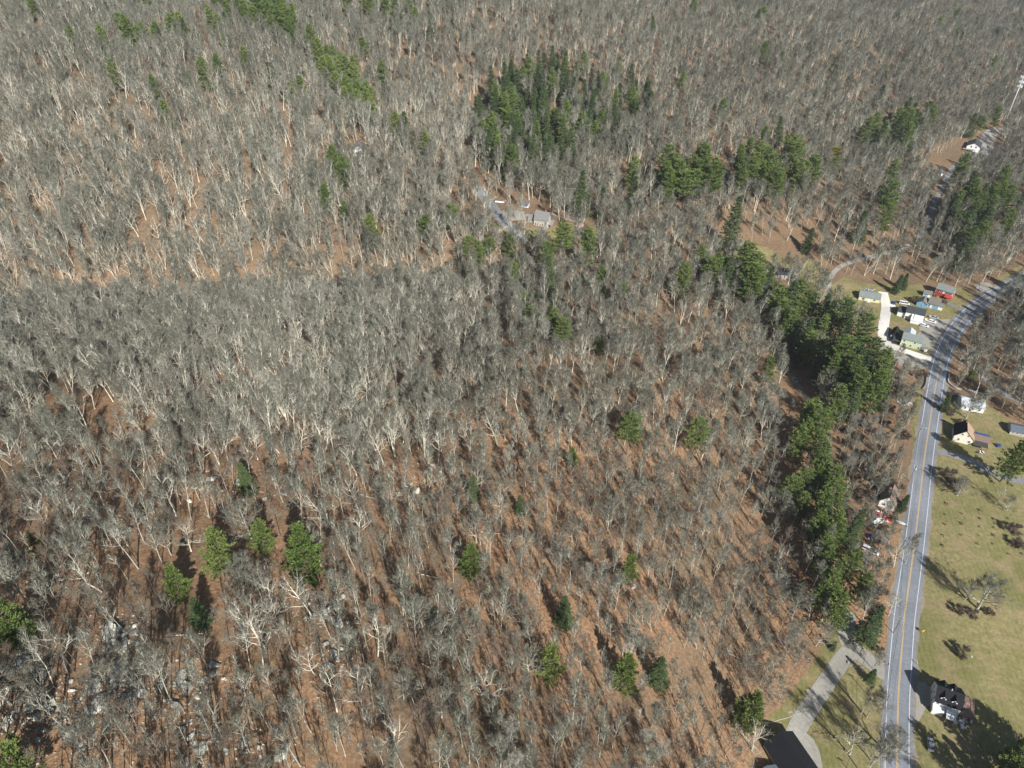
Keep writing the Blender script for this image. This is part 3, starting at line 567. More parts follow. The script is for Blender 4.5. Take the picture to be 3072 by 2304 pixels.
# dark garage by the driveway
h11, L11 = house('garage', 'dark-roofed garage with a pale front left of the driveway', (1412, 682), (1448, 690), 8.0, 2.8, 2.6, 'x', 'dark_siding', 'shingle_black_shade', cat='garage', found=4, wins=[('f', .25, .9, 1.2, 1.0)], doors=[('r', .5, .1, 2.6, 2.2, 'door_white')])
o_ = MB(); o_.prism([(4.3, 5.12), (8.3, 2.88), (8.3, 3.0), (4.3, 5.24)], L11 * .55, L11 + .3, 'x'); o_.v = [(x, 8 - y + .2 if False else y, z + .2) for x, y, z in o_.v]; o_.build('pale_roof_panel', M['metal_roof'], h11)
o_ = MB(); o_.prism([(-3.6, .6), (-.04, 2.2), (-.04, 2.4), (-3.6, .8)], L11 * .55, L11 + .2, 'x'); o_.box(L11 * .58, L11, -3.2, -.1, -3, .6); o_.build('white_lean_to', M['white_siding'], h11)
house('shed', 'small bright red shed with a grey roof right of the grey house', (1738, 680), (1749, 683), 3.4, 2.8, 1.4, 'y', 'barn_red', 'shingle_grey', cat='shed', doors=[('f', .5, .05, 1.0, 2.0, 'barn_red')], ov=.2)
h12, L12 = house('greenhouse', 'small greenhouse with a blue-grey glass roof behind the pale trees', (1565, 620), (1584, 624), 4.4, 1.8, 1.3, 'x', 'white_siding', 'shingle_bluegrey', cat='greenhouse', wins=[('f', .3, .4, 1.4, 1.1), ('f', .7, .4, 1.4, 1.1)])
# far white-roofed house upper left
house('house', 'pale house with a white gable alone in the wood at upper left', (1060, 466), (1098, 470), 10.5, 4.2, 3.6, 'y', 'white_siding', 'shingle_grey', found=4, wins=[('f', .3, 1, 1.3, 1.4), ('f', .7, 1, 1.3, 1.4), ('f', .5, 4.6, 1.1, 1.2)])
# far right
h13, L13 = house('house', 'white house with a dark roof in the yard below the antenna tower', (2897, 449), (2921, 455), 16, 4.4, 3.0, 'y', 'white_siding', 'shingle_dark', found=2, L=11.5, wins=[('f', .32, 3.2, 1.3, 1.6), ('f', .68, 3.2, 1.3, 1.6), ('f', .3, .7, 1.2, 1.3), ('r', .3, 1, 1.2, 1.3), ('r', .7, 1, 1.2, 1.3)])
o_ = MB(); o_.box(-2.5, 8, -3.5, -.1, 1.6, 1.8); o_.box(-2.5, 8, -3.5, -3.35, 2.6, 2.75)
for x_ in (-2.4, 2.5, 7.8): o_.box(x_, x_ + .15, -3.4, -3.25, -1, 2.7)
o_.build('front_deck', M['deck_grey'], h13)
house('cabin', 'dark low cabin beside the drive in the leaf-covered clearing', (2798, 526), (2828, 530), 6.5, 2.6, 1.4, 'x', 'dark_siding', 'shingle_bluegrey', cat='cabin', found=2, wins=[('f', .25, .9, 1.3, 1.1), ('f', .6, .9, 1.3, 1.1)], doors=[('f', .85, .05, 1, 2, 'door_white')])
house('shed', 'pale metal shed at the left edge of the cabin clearing', (2689, 545), (2699, 547), 4, 2.2, 1.0, 'x', 'white_siding', 'metal_roof', cat='shed')
house('house', 'house half hidden under bare trees with a pale patchy roof right of the road', (2880, 1228), (2948, 1240), 9, 3.0, 2.2, 'x', 'white_siding', 'metal_roof', wins=W4)
house('house', 'dark grey roofed house half hidden behind the evergreen belt', (2320, 828), (2385, 846), 9.5, 3.2, 2.4, 'x', 'grey_siding', 'shingle_dark', wins=W4)
house('cabin', 'low grey roof half hidden in the brush at the right edge', (3028, 1302), (3068, 1312), 7, 2.4, 1.4, 'x', 'grey_siding', 'shingle_bluegrey', cat='cabin', wins=W4[:2])
# equipment shelter at tower
house('equipment_shelter', 'small white flat equipment hut at the foot of the antenna tower', (3020, 380), (3036, 383), 4.5, 2.6, .5, 'x', 'white_siding', 'metal_roof', cat='hut', doors=[('f', .5, .05, 1, 2, 'door_white')])
# ---- antenna tower
def base_at(px, py): p = at(px, py); return Vector((p[0], p[1], p[2]))
tb = base_at(3012, 374); T_ = empty('antenna_tower', tb); tag(T_, 'tall slim silver antenna tower with white antennas at its top near the right edge', 'tower')
HTW = 48.0; o_ = MB(); o_.tube([(0, 0, -1), (0, 0, HTW * .5), (0, 0, HTW)], [.62, .5, .38], 12, True); o_.build('mast', M['steel'], T_, True)
for lv in (HTW - .6, HTW - 5.0, HTW - 9.4):
    o_ = MB()
    ring = [(2.1 * math.cos(t), 2.1 * math.sin(t), lv) for t in np.linspace(0, 2 * math.pi, 13)]; o_.tube(ring, .12, 5)
    for k_ in range(3): t = k_ * 2.094; o_.tube([(0, 0, lv), (2.1 * math.cos(t), 2.1 * math.sin(t), lv)], .12, 5)
    pl = o_.build('antenna_mount', M['steel'], T_)
    for k_ in range(9):
        t = k_ * .698; a = MB(); c_ = np.array([2.35 * math.cos(t), 2.35 * math.sin(t), lv + .2]); r_ = np.array([math.cos(t), math.sin(t), 0]); s_ = np.array([-math.sin(t), math.cos(t), 0])
        a.obox(c_, r_ * .14, s_ * .24, (0, 0, 1.25)); a.build('panel_antenna', M['white'], pl)
o_ = MB(); o_.tube([(0, 0, HTW), (0, 0, HTW + 3.5)], .06, 5); o_.tube([(1, .5, HTW), (1, .5, HTW + 2.5)], .05, 5); o_.build('whip_antenna', M['white'], T_)
# ---- utility poles and cables
def top_xy(px, py, hh): p = unproj(px, py, hh); return Vector((p[0], p[1], float(th(p[0], p[1]))))
POLES = [((2944, 824), 10.5, 'beside the red house and road'), ((2944, 939), 10.5, 'on the outer side of the road bend'), ((2913, 998), 11.0, 'behind the transformer pole at the road bend'), ((2884, 1066), 11.5, 'with transformers by the road bend'), ((2782, 1159), 10.5, 'left of the road above the hollow'),
         ((2769, 1272), 10.5, 'left of the road across from the tan house'), ((2750, 1396), 10.5, 'left of the road across from the grey drive'), ((2721, 1612), 10.5, 'left of the road below the junk yard'), ((2707, 1850), 10.5, 'leaning over the road above the drive mouth'), ((2671, 2082), 10.5, 'left of the road across from the black roofed house'), ((2650, 2360), 10.5, 'off the bottom edge left of the road')]
PT = []
for i, ((px, py), hh, wh) in enumerate(POLES):
    b = top_xy(px, py, hh); nx_ = POLES[min(i + 1, len(POLES) - 1)][0]; pv = POLES[max(i - 1, 0)][0]; a = top_xy(*nx_, hh); c = top_xy(*pv, hh)
    ang = math.atan2((a - c).y, (a - c).x) + math.pi / 2
    r_ = empty('utility_pole', (b.x, b.y, b.z), ang); tag(r_, 'wooden utility pole ' + wh, 'utility pole', None)
    o_ = MB(); o_.tube([(0, 0, -1), (0, 0, hh)], [.17, .12], 8, True); o_.build('pole', M['pole'], r_)
    ca = MB(); ca.box(-1.25, 1.25, -.07, .07, hh - .55, hh - .4); cx_ = ca.build('crossarm', M['deck_grey'], r_)
    if i in (3, 8): ca = MB(); ca.box(-1.25, 1.25, -.07, .07, hh - 1.9, hh - 1.75); ca.build('crossarm', M['deck_grey'], r_)
    for u in (-1.1, 0.35, 1.1):
        s_ = MB(); s_.tube([(u, 0, hh - .4), (u, 0, hh - .3), (u, 0, hh - .12)], [.05, .09, .05], 6, True); s_.build('insulator', M['white'], cx_)
    if i in (3, 6):
        s_ = MB(); s_.tube([(.42, 0, hh - 2.9), (.42, 0, hh - 2.8), (.42, 0, hh - 1.9), (.42, 0, hh - 1.8)], [.22, .28, .28, .2], 10, True); s_.build('transformer', M['steel'], r_)
    if i in (1, 5): s_ = MB(); s_.tube([(0, 0, hh - 2.4), (1.0, 0, hh - 1.9), (1.9, 0, hh - 1.85)], .05, 6); s_.box(1.7, 2.4, -.14, .14, hh - 1.95, hh - 1.8); s_.build('lamp_arm', M['steel'], r_)
    PT.append((b, ang, hh))
def cable(p, q, sag, r, label):
    o_ = MB(); P = [(p * (1 - t) + q * t) - Vector((0, 0, 4 * sag * t * (1 - t))) for t in np.linspace(0, 1, 9)]; o_.tube(P, r, 4); c = o_.build('power_cable', M['wire']); tag(c, label, 'cable', 'overhead cables along the road')
for i in range(len(PT) - 1):
    if i == 3: pass
    for u, dz in ((-1.1, -.1), (1.1, -.1), (0, -2.6)):
        p, q = [Vector((b.x + u * math.cos(a), b.y + u * math.sin(a), b.z + hh + dz)) for b, a, hh in (PT[i], PT[i + 1])]
        cable(p, q, 1.0, .03 if dz > -1 else .05, 'thin dark overhead cable strung from pole to pole beside the road')
# ---- vehicles
def vehicle(kind, label, px, py, px2, py2, colour, name=None, L=None, cat=None):
    """px,py = centre of the vehicle; px2,py2 = a pixel in the direction of its nose"""
    a = A3(px, py); b = A3(px2, py2); ang = math.atan2((b - a).y, (b - a).x)
    r_ = empty(name or {'pickup': 'pickup_truck', 'car': 'car', 'suv': 'suv', 'van': 'van'}[kind], (a.x, a.y, a.z + .06), ang)
    tag(r_, label, cat or {'pickup': 'pickup truck', 'car': 'car', 'suv': 'suv', 'van': 'van'}[kind])
    L = L or {'pickup': 5.7, 'car': 4.6, 'suv': 4.8, 'van': 5.6}[kind]; w2 = .93; x0, x1 = -L / 2, L / 2
    if colour not in M: M[colour] = colour
    body = MB()
    if kind == 'pickup':
        body.prism([(x0, .42), (x1 - .1, .42), (x1, .6), (x1 - .05, .98), (x1 - 1.25, 1.08), (x0 + 2.05, 1.08), (x0 + 2.05, .72), (x0, .72)], -w2, w2, 'y')
        body.box(x0, x0 + 2.04, -w2, -w2 + .12, .725, 1.1); body.box(x0, x0 + 2.04, w2 - .12, w2, .725, 1.1); body.box(x0, x0 + .12, -w2 + .122, w2 - .122, .725, 1.1)
        cab = [(x0 + 2.1, 1.085), (x1 - 1.15, 1.085), (x1 - 1.85, 1.66), (x0 + 2.3, 1.68)]
    elif kind == 'van':
        body.prism([(x0, .4), (x1 - .05, .4), (x1, .75), (x1 - .75, 1.12), (x0, 1.12)], -w2, w2, 'y'); cab = [(x0 + .02, 1.125), (x1 - .8, 1.125), (x1 - 1.5, 2.0), (x0 + .1, 2.05)]
    elif kind == 'suv':
        body.prism([(x0, .42), (x1 - .1, .42), (x1, .65), (x1 - .1, .95), (x1 - 1.15, 1.08), (x0 + .05, 1.08)], -w2, w2, 'y'); cab = [(x0 + .08, 1.085), (x1 - 1.1, 1.085), (x1 - 1.8, 1.66), (x0 + .4, 1.68)]
    else:
        body.prism([(x0, .35), (x1 - .1, .35), (x1, .55), (x1 - .15, .8), (x1 - 1.2, .93), (x0 + .9, .95), (x0 + .02, .88)], -w2 * .97, w2 * .97, 'y'); cab = [(x0 + .55, .955), (x1 - 1.15, .935), (x1 - 1.95, 1.42), (x0 + 1.2, 1.43)]
    body.build('body', M[colour], r_, bevel=.05)
    c = MB(); n = 4; ins = .16
    V = [(x, s * (w2 - .06 - (ins if k_ > 1 else 0)), z) for s in (-1, 1) for k_, (x, z) in enumerate(cab)]
    c.add(V, [(3, 2, 1, 0), (4, 5, 6, 7), (0, 1, 5, 4), (1, 2, 6, 5), (2, 3, 7, 6), (3, 0, 4, 7)]); c.build('windows', M['glass'], r_)
    t = MB(); zt = max(cab[2][1], cab[3][1]); t.box(cab[3][0] - .02, cab[2][0] + .02, -w2 + .2, w2 - .2, zt - .02, zt + .05); t.build('roof', M[colour], r_, bevel=.02)
    if kind != 'car' or True:
        pl = MB(); mx_ = (cab[0][0] + cab[1][0]) / 2
        for s in (-1, 1): pl.obox((mx_, s * (w2 - .10), (cab[0][1] + zt) / 2), (.06, 0, 0), (0, .05, 0), (0, -s * .08, (zt - cab[0][1]) / 2))
        pl.build('door_pillar', M[colour], r_)
    for sx in (x0 + .95, x1 - .95):
        for s in (-1, 1):
            y_ = s * (w2 - .08); wh = MB(); wh.tube([(sx, y_ - .12, .36), (sx, y_ + .12, .36)], .36, 14, True); wo_ = wh.build('wheel', M['tyre'], r_)
            rm_ = MB(); rm_.tube([(sx, y_ + s * .121, .36), (sx, y_ + s * .14, .36)], [.2, .17], 10, True); rm_.build('rim', M['rim'], wo_)
    for s in (-1, 1):
        h_ = MB(); h_.box(x1 - .06, x1 + .02, s * .68 - .16, s * .68 + .16, .62, .78); h_.build('headlight', M['white'], r_)
        h_ = MB(); h_.box(x0 - .02, x0 + .05, s * .76 - .1, s * .76 + .1, .7, .9); h_.build('tail_light', M['door_red'], r_)
    return r_
M['car_white'] = mat('car_white', (.78, .78, .79), .3, .02, 1, .5); M['car_silver'] = mat('car_silver', (.5, .53, .56), .3, .03, 1, .5, metal=.3); M['car_blue'] = mat('car_blue', (.02, .07, .3), .3, .05, 1, .5); M['car_dark'] = mat('car_dark', (.03, .03, .04), .3, .05, 1, .5); M['car_red'] = mat('car_red', (.5, .03, .03), .35, .05, 1, .5)
z1 = lambda x, y: (2560 + x / 7.373, 840 + y / 7.373)
def v1(kind, label, c, n, col, **k): vehicle(kind, label, *z1(*c), *z1(*n), col, **k)
v1('pickup', 'silver pickup truck parked nearest the white house, uppermost of three', (1775, 850), (1900, 880), 'car_silver')
v1('pickup', 'white work truck parked between the other two by the white house', (1700, 930), (1850, 975), 'car_white', L=6.6)
v1('suv', 'white suv parked by the white house, lowest of three', (1570, 1030), (1700, 1065), 'car_white')
v1('car', 'blue car parked at the top of the white gravel drive', (895, 520), (930, 460), 'car_blue', L=4.4)
v1('van', 'white camper parked in front of the evergreens behind the white house', (1120, 535), (1230, 555), 'car_white', name='camper', L=6.5, cat='camper')
vehicle('car', 'white car parked on the brown grass near the bottom right', 2790, 2236, 2789, 2222, 'car_white', L=4.7)
vehicle('car', 'blue ride-on buggy on the lawn right of the tan house', 2992, 1338, 2985, 1330, 'car_blue', name='buggy', L=2.8, cat='buggy')
vehicle('suv', 'white suv in the shaded yard below the antenna tower, nearer one', 2947, 474, 2958, 477, 'car_white')
vehicle('pickup', 'silver pickup truck in the shaded yard below the antenna tower, farther one', 2966, 465, 2980, 462, 'car_silver')
vehicle('car', 'pale car parked up by the tower end of the yard', 2964, 393, 2972, 397, 'car_white')
vehicle('pickup', 'silver pickup truck in deep shade on the creek flat', 2383, 1143, 2376, 1134, 'car_silver')
vehicle('car', 'red car beside the dark yew at the road edge', 2714, 1526, 2716, 1518, 'car_red', L=3.6)
vehicle('van', 'pale van hidden among the junk behind the roadside brush', 2628, 1572, 2640, 1566, 'car_white')
vehicle('car', 'blue car hidden under bare trees left of the road', 2618, 1614, 2630, 1616, 'car_blue')
vehicle('car', 'dark red car in the junk yard by the brown roofed house', 2668, 1556, 2676, 1562, 'car_red', L=4.2)
vehicle('van', 'white trailer under bare trees below the junk yard', 2610, 1655, 2628, 1664, 'car_white', name='trailer', L=7.0, cat='trailer')
# boat under cover
def boat(label, px, py, px2, py2, L, m):
    a = A3(px, py); b = A3(px2, py2); ang = math.atan2((b - a).y, (b - a).x); r_ = empty('covered_boat', (a.x, a.y, a.z), ang); tag(r_, label, 'boat')
    o_ = MB(); S = []; xs = np.linspace(-L / 2, L / 2, 9)
    for i, x_ in enumerate(xs):
        t = i / 8; w_ = 1.1 * (1 - max(0, t - .45) ** 2 * 3.0) + .03; S += [(x_, -w_, .9), (x_, -w_ * .6, .35), (x_, w_ * .6, .35), (x_, w_, .9), (x_, 0, 1.35 - .25 * abs(t - .4))]
    F = [tuple(i * 5 + k_ for k_ in (a_,)) for i in range(0) for a_ in ()]
    for i in range(8):
        for k_ in range(5): F.append((i * 5 + k_, i * 5 + (k_ + 1) % 5, (i + 1) * 5 + (k_ + 1) % 5, (i + 1) * 5 + k_))
    F += [(0, 1, 2, 3, 4), (44, 43, 42, 41, 40)]; o_.add(S, F); o_.build('cover', M[m], r_, True)
    o_ = MB(); o_.box(-L * .35, L * .5 + .8, -.05, .05, .2, .3)
    for s in (-.7, .7): o_.tube([(-.8, s - .1, .3), (-.8, s + .1, .3)], .3, 10, True)
    o_.build('boat_trailer', M['tyre'], r_)
boat('pale green covered boat on the verge beside the road', 2697, 1569, 2712, 1576, 6.0, 'metal_roof')
boat('white covered boat beside the driveway above the grey house', 1500, 609, 1512, 611, 6.5, 'plastic_white')
# ---- road sign, mailboxes, walls, fences
def post_sign(label, px, py, diamond=True):
    b = base_at(px, py); r_ = empty('road_sign', b, R(20)); tag(r_, label, 'road sign'); o_ = MB(); o_.box(-.04, .04, -.04, .04, -.3, 2.0); o_.build('post', M['steel'], r_)
    o_ = MB(); s = .62; o_.add([(0, -.05, 1.6 - s * 1.2), (s * 1.2, -.05, 1.6), (0, -.05, 1.6 + s * 1.2), (-s * 1.2, -.05, 1.6), (0, -.08, 1.6 - s * 1.2), (s * 1.2, -.08, 1.6), (0, -.08, 1.6 + s * 1.2), (-s * 1.2, -.08, 1.6)], [(0, 1, 2, 3), (7, 6, 5, 4), (0, 4, 5, 1), (1, 5, 6, 2), (2, 6, 7, 3), (3, 7, 4, 0)])
    M['sign_yellow'] = paint('sign_yellow', (.75, .42, .02)); pl = o_.build('sign_panel', M['sign_yellow'], r_)
    o_ = MB(); o_.tube([(-.25, -.095, 1.35), (-.1, -.095, 1.55), (.1, -.095, 1.6), (.22, -.095, 1.85)], .035, 4); o_.build('curve_arrow', M['tyre'], pl)
post_sign('yellow diamond warning sign on the grass verge right of the road', 2766, 1900)
def mailbox(label, px, py, col='steel'):
    b = base_at(px, py); r_ = empty('mailbox', b, R(80)); tag(r_, label, 'mailbox'); o_ = MB(); o_.box(-.05, .05, -.05, .05, -.3, 1.0); o_.build('post', M['deck'], r_)
    o_ = MB(); o_.prism([(-.14, 1.0), (.14, 1.0), (.14, 1.2), (.08, 1.3), (-.08, 1.3), (-.14, 1.2)], -.3, .3, 'x'); bx_ = o_.build('box', M[col], r_); o_ = MB(); o_.box(.1, .16, .145, .17, 1.15, 1.4); o_.build('flag', M['door_red'], bx_)
mailbox('dark mailbox at the mouth of the estate drive', 2664, 1996, 'tyre'); mailbox('mailbox right of the road above the black roofed house', 2748, 1992, 'steel'); mailbox('white mailbox at the road edge by the parked trucks', 2836, 980, 'white'); mailbox('small dark mailbox beside the gravel lot at the road', 2815, 1020, 'tyre'); mailbox('mailbox at the end of the red house drive', 2880, 925, 'white')
# small white sign board on the grass
b = base_at(2774, 1058); r_ = empty('sign_board', b, R(-15)); tag(r_, 'small white roofed sign board on the grass beside the green house', 'sign board'); o_ = MB(); o_.box(-.75, -.63, -.06, .06, -.2, 1.9); o_.box(.63, .75, -.06, .06, -.2, 1.9); o_.build('post', M['white'], r_)
o_ = MB(); o_.box(-.62, .62, -.05, .05, .7, 1.7); o_.build('board', M['white'], r_); o_ = MB(); o_.prism([(-.4, 1.92), (0, 2.25), (.4, 1.92)], -.95, .95, 'x'); o_.build('board_roof', M['white'], r_)
def wall_line(name, label, pts, w_, h_, m, cat, step=1.2, rough=.12):
    C = pxline(pts, step); o_ = MB(); T = np.gradient(C, axis=0); T /= np.linalg.norm(T, axis=1)[:, None] + 1e-9; N = np.stack([T[:, 1], -T[:, 0]], 1); V = []; F = []
    for i in range(len(C)):
        z = float(th(*C[i])); hh = h_ * (1 + rc2.uniform(-rough, rough)); ww = w_ * (1 + rc2.uniform(-rough, rough)) / 2
        for s, zz in ((-1, -.4), (-1, hh), (1, hh), (1, -.4)): p = C[i] + N[i] * s * ww; V.append((p[0], p[1], z + zz))
        if i: F += [((i - 1) * 4 + k_, (i - 1) * 4 + (k_ + 1) % 4, i * 4 + (k_ + 1) % 4, i * 4 + k_) for k_ in range(4)]
    F += [(0, 1, 2, 3), (len(V) - 1, len(V) - 2, len(V) - 3, len(V) - 4)]; o_.add(V, F); o = o_.build(name, M[m]); tag(o, label, cat); return o
rc2 = np.random.RandomState(8)
wall_line('stone_wall', 'curved pale stone wall at the inside of the road bend entrance', [(2847, 1118), (2846, 1132), (2844, 1145), (2850, 1154), (2866, 1165), (2884, 1171)], .5, .9, 'concrete', 'wall', .8, .04)
wall_line('bridge_wall', 'dark curved bridge wall at the left road edge above the hollow', [(2772, 1112), (2777, 1122), (2778, 1140), (2776, 1155), (2768, 1170)], .35, 1.0, 'stone', 'wall', .8, .04)
wall_line('stone_wall', 'low field stone wall along the yard below the dark garage', [(1478, 705), (1500, 692), (1520, 680)], .8, .8, 'stone', 'wall')
wall_line('stone_wall', 'tumbled stone wall beyond the red shed', [(1715, 708), (1735, 695), (1755, 684)], 1.0, .9, 'stone', 'wall')
wall_line('stone_wall', 'long stone wall behind the grey house', [(1608, 632), (1650, 642), (1690, 655), (1730, 668)], .7, .7, 'stone', 'wall')
wall_line('hedge_edging', 'white wavy stone edging along the row of little evergreens', [(2301, 2170), (2316, 2168), (2330, 2162), (2345, 2158), (2360, 2154), (2372, 2150), (2380, 2142), (2376, 2136), (2365, 2136)], .16, .15, 'concrete', 'edging', .7)
wall_line('tree_ring', 'white stone ring round the little ornamental tree', [(2381, 2124), (2384, 2134), (2390, 2142), (2400, 2141), (2405, 2132), (2402, 2124)], .16, .16, 'concrete', 'edging', .6)
wall_line('stone_edging', 'loose rock edging at the fork of the estate drive', [(2542, 1988), (2556, 1994), (2572, 2002), (2590, 2006)], 1.2, .5, 'stone', 'edging', .8, .4)
def fence(label, pts, h_, col):
    C = pxline(pts, 1.8); r_ = empty('picket_fence', (C[0][0], C[0][1], float(th(*C[0])))); tag(r_, label, 'fence'); b = r_.location
    q_ = MB()
    for i in range(len(C)):
        p = Vector((C[i][0], C[i][1], float(th(*C[i])))) - b; o_ = MB(); o_.box(p.x - .08, p.x + .08, p.y - .08, p.y + .08, p.z - .3, p.z + h_ + .1); o_.build('post', M[col], r_)
        if i:
            for zz in (.25, h_ - .15):
                m_ = (p + pp) / 2; d_ = (p - pp) / 2; q_.obox((m_.x, m_.y, m_.z + zz), tuple(d_), (0, 0, .06), tuple(Vector((-d_.y, d_.x, 0)).normalized() * .03))
            for k_ in range(7):
                c_ = pp + (p - pp) * ((k_ + .5) / 7); d_ = (p - pp).normalized() * .07; q_.obox((c_.x, c_.y, c_.z + h_ / 2), tuple(d_), (0, 0, h_ / 2), tuple(Vector((-d_.y, d_.x, 0)).normalized() * .02))
        pp = p
    q_.build('pickets', M[col], r_)
fence('white picket fence in front of the half hidden pale roof', [(2897, 1171), (2915, 1177), (2932, 1181), (2951, 1186)], 1.3, 'white')
fence('white rail fence beside the rear of the green house', [(2675, 1022), (2680, 1025), (2696, 1028)], 1.0, 'white')
# little evergreens in a row (estate)
# junk, wood piles
def pile(name, label, px, py, cols, n, spread, size, cat):
    b = base_at(px, py); r_ = empty(name, b); tag(r_, label, cat)
    for c in cols:
        o_ = MB()
        for _ in range(n // len(cols)):
            p = (rc2.uniform(-spread, spread), rc2.uniform(-spread, spread) * .7, rc2.uniform(.1, .5)); a = rc2.uniform(0, 3.14); s = size * rc2.uniform(.4, 1.2)
            o_.obox(p, (s * math.cos(a), s * math.sin(a), rc2.uniform(-.1, .1)), (-.3 * s * math.sin(a), .3 * s * math.cos(a), 0), (0, 0, .15 * s))
        o_.build({'white': 'pale_items', 'car_red': 'red_items', 'tarp_blue': 'blue_items', 'deck': 'boards', 'deck_grey': 'grey_boards', 'car_dark': 'dark_items', 'steel': 'metal_items'}[c], M[c], r_)
pile('junk_pile', 'heap of pale, red and dark junk beside the brown roofed house', 2660, 1550, ['white', 'car_dark', 'steel', 'car_red'], 44, 4.5, 1.0, 'junk pile')
pile('junk_pile', 'heap of blue and grey junk under the bare trees left of the road', 2624, 1618, ['tarp_blue', 'steel'], 16, 3, .8, 'junk pile')
pile('lumber_pile', 'stack of broken boards beside the rear deck of the black roofed house', 2893, 2157, ['deck_grey', 'deck', 'white'], 26, 3.0, 1.5, 'lumber pile')
pile('log_pile', 'pale fallen logs below the low bushy pine on the slope', 1898, 1755, ['deck_grey', 'deck'], 6, 2.0, 3.0, 'log pile')
pile('junk_pile', 'scattered pale junk in the brush left of the road bend', 2718, 1212, ['white', 'steel'], 12, 4, 1.2, 'junk pile')
pile('junk_pile', 'clutter beside the dark awning of the tan house', 2938, 1356, ['white', 'deck', 'car_dark'], 16, 2.2, .6, 'clutter')
pile('junk_pile', 'clutter in the shaded yard beside the far white house', 2952, 440, ['white', 'deck', 'steel'], 24, 6, 1.3, 'clutter')
pile('junk_pile', 'clutter behind the cream house', 2603, 868, ['white', 'deck_grey', 'tarp_blue'], 14, 4, .8, 'clutter')
pile('junk_pile', 'pale odds and ends near the driveway above the grey house', 1520, 600, ['deck_grey', 'steel'], 10, 3, .5, 'clutter')
# gravestone-like stone on the lawn, bench, small things
for px, py, lab in [(2914, 1971, 'small pale stone on the lawn right of the round bush'), (2480, 1930, 'pale boulder at the edge of the estate lawn'), (2508, 2215, 'grey rock under the trees of the estate lawn')]:
    p = base_at(px, py); 
# ---------------------------------------------------------------- boulders
def rock_mesh(seed, flat=.6):
    rg = np.random.RandomState(seed); bm = bmesh.new()
    for _ in range(16):
        p = rg.normal(size=3); p /= np.linalg.norm(p); p *= rg.uniform(.7, 1.05); bm.verts.new((p[0], p[1] * .8, p[2] * flat))
    r = bmesh.ops.convex_hull(bm, input=bm.verts); bmesh.ops.delete(bm, geom=[e for e in r['geom_interior'] if isinstance(e, bmesh.types.BMVert)], context='VERTS')
    bmesh.ops.bevel(bm, geom=list(bm.edges), offset=.05, segments=1, affect='EDGES')
    bmesh.ops.triangulate(bm, faces=bm.faces); bmesh.ops.subdivide_edges(bm, edges=bm.edges, cuts=1)
    for v in bm.verts: v.co += Vector(rg.normal(0, .02, 3))
    me = bpy.data.meshes.new('boulder'); bm.to_mesh(me); bm.free(); me.materials.append(M['rock']); return me
ROCKS = [rock_mesh(100 + i, [.45, .6, .4, .7, .5][i % 5]) for i in range(6)]
def rock(px, py, s, label, group=None, fl=1.0, world=None):
    if world is None: p = at(px, py); x, y = p[0], p[1]
    else: x, y = world
    me = ROCKS[rc2.randint(6)]; o = bpy.data.objects.new('boulder', me); COL.objects.link(o)
    o.location = (x, y, float(th(x, y)) + s * .06); o.rotation_euler = (rc2.uniform(-.3, .3), rc2.uniform(-.3, .3), rc2.uniform(0, 6.28)); o.scale = (s * rc2.uniform(.8, 1.2), s * rc2.uniform(.7, 1.1), s * rc2.uniform(.7, 1.1) * fl)
    tag(o, label, 'boulder', group)
rock(2914, 1971, .7, 'small pale stone on the lawn right of the round bush'); rock(2480, 1930, 1.1, 'pale boulder at the edge of the estate lawn'); rock(2508, 2215, 1.3, 'grey rock under the trees of the estate lawn'); rock(2423, 2072, 1.0, 'dark grey rock on the estate lawn left of the drive'); rock(2304, 2166, 1.0, 'white rock at the left end of the wavy edging')
rock(330, 1905, 3.6, 'large layered slab at lower left, upper one', fl=.9); rock(352, 1890, 2.2, 'grey slab right of the large layered slab'); rock(345, 2040, 4.2, 'broad flat grey outcrop at lower left, the largest rock', fl=.6); rock(352, 2008, 2.0, 'pale block on top of the broad outcrop')
rock(272, 2062, 3.0, 'flat pinkish slab left of the broad outcrop', fl=.5); rock(540, 2035, 2.2, 'rounded grey boulder right of the broad outcrop'); rock(432, 1925, 2.0, 'upright pale boulder right of the layered slab'); rock(425, 1955, 1.6, 'leaning boulder below the upright pale one')
for k_, (px, py, s, fl) in enumerate([(240, 1905, 2.6, .6), (300, 2110, 3.2, .5), (395, 2090, 2.6, .7), (210, 2210, 3.0, .6), (90, 2120, 3.2, .6), (60, 1990, 2.6, .7), (960, 1800, 3.2, 1.0), (985, 1835, 3.4, 1.1), (1010, 1870, 3.0, .9), (940, 1850, 2.2, .8), (1040, 1905, 2.2, .8), (1000, 1960, 2.4, .8), (1220, 1455, 2.6, .9), (1250, 1475, 2.4, .9), (320, 1580, 2.6, .8), (350, 1600, 2.0, .8), (430, 1560, 2.0, .7), (820, 1895, 2.2, .7), (600, 2250, 2.4, .7), (730, 2230, 2.0, .7), (840, 2260, 2.6, .6)]):
    p_ = at(px, py); X0 = ('tall broken grey ledge block' if fl > .85 else 'broad pale grey slab') + ' ' + ('at lower left corner' if px < 420 and py > 1850 else 'in the grey ledge left of lower centre' if px < 1100 and 1750 < py < 2000 else 'in the middle hillside outcrop' if px > 1100 else 'in the pale rocks on the left hillside' if py < 1700 else 'along the bottom edge left of centre')
    rock(px, py, s, X0, 'ledges and slabs', fl=fl)
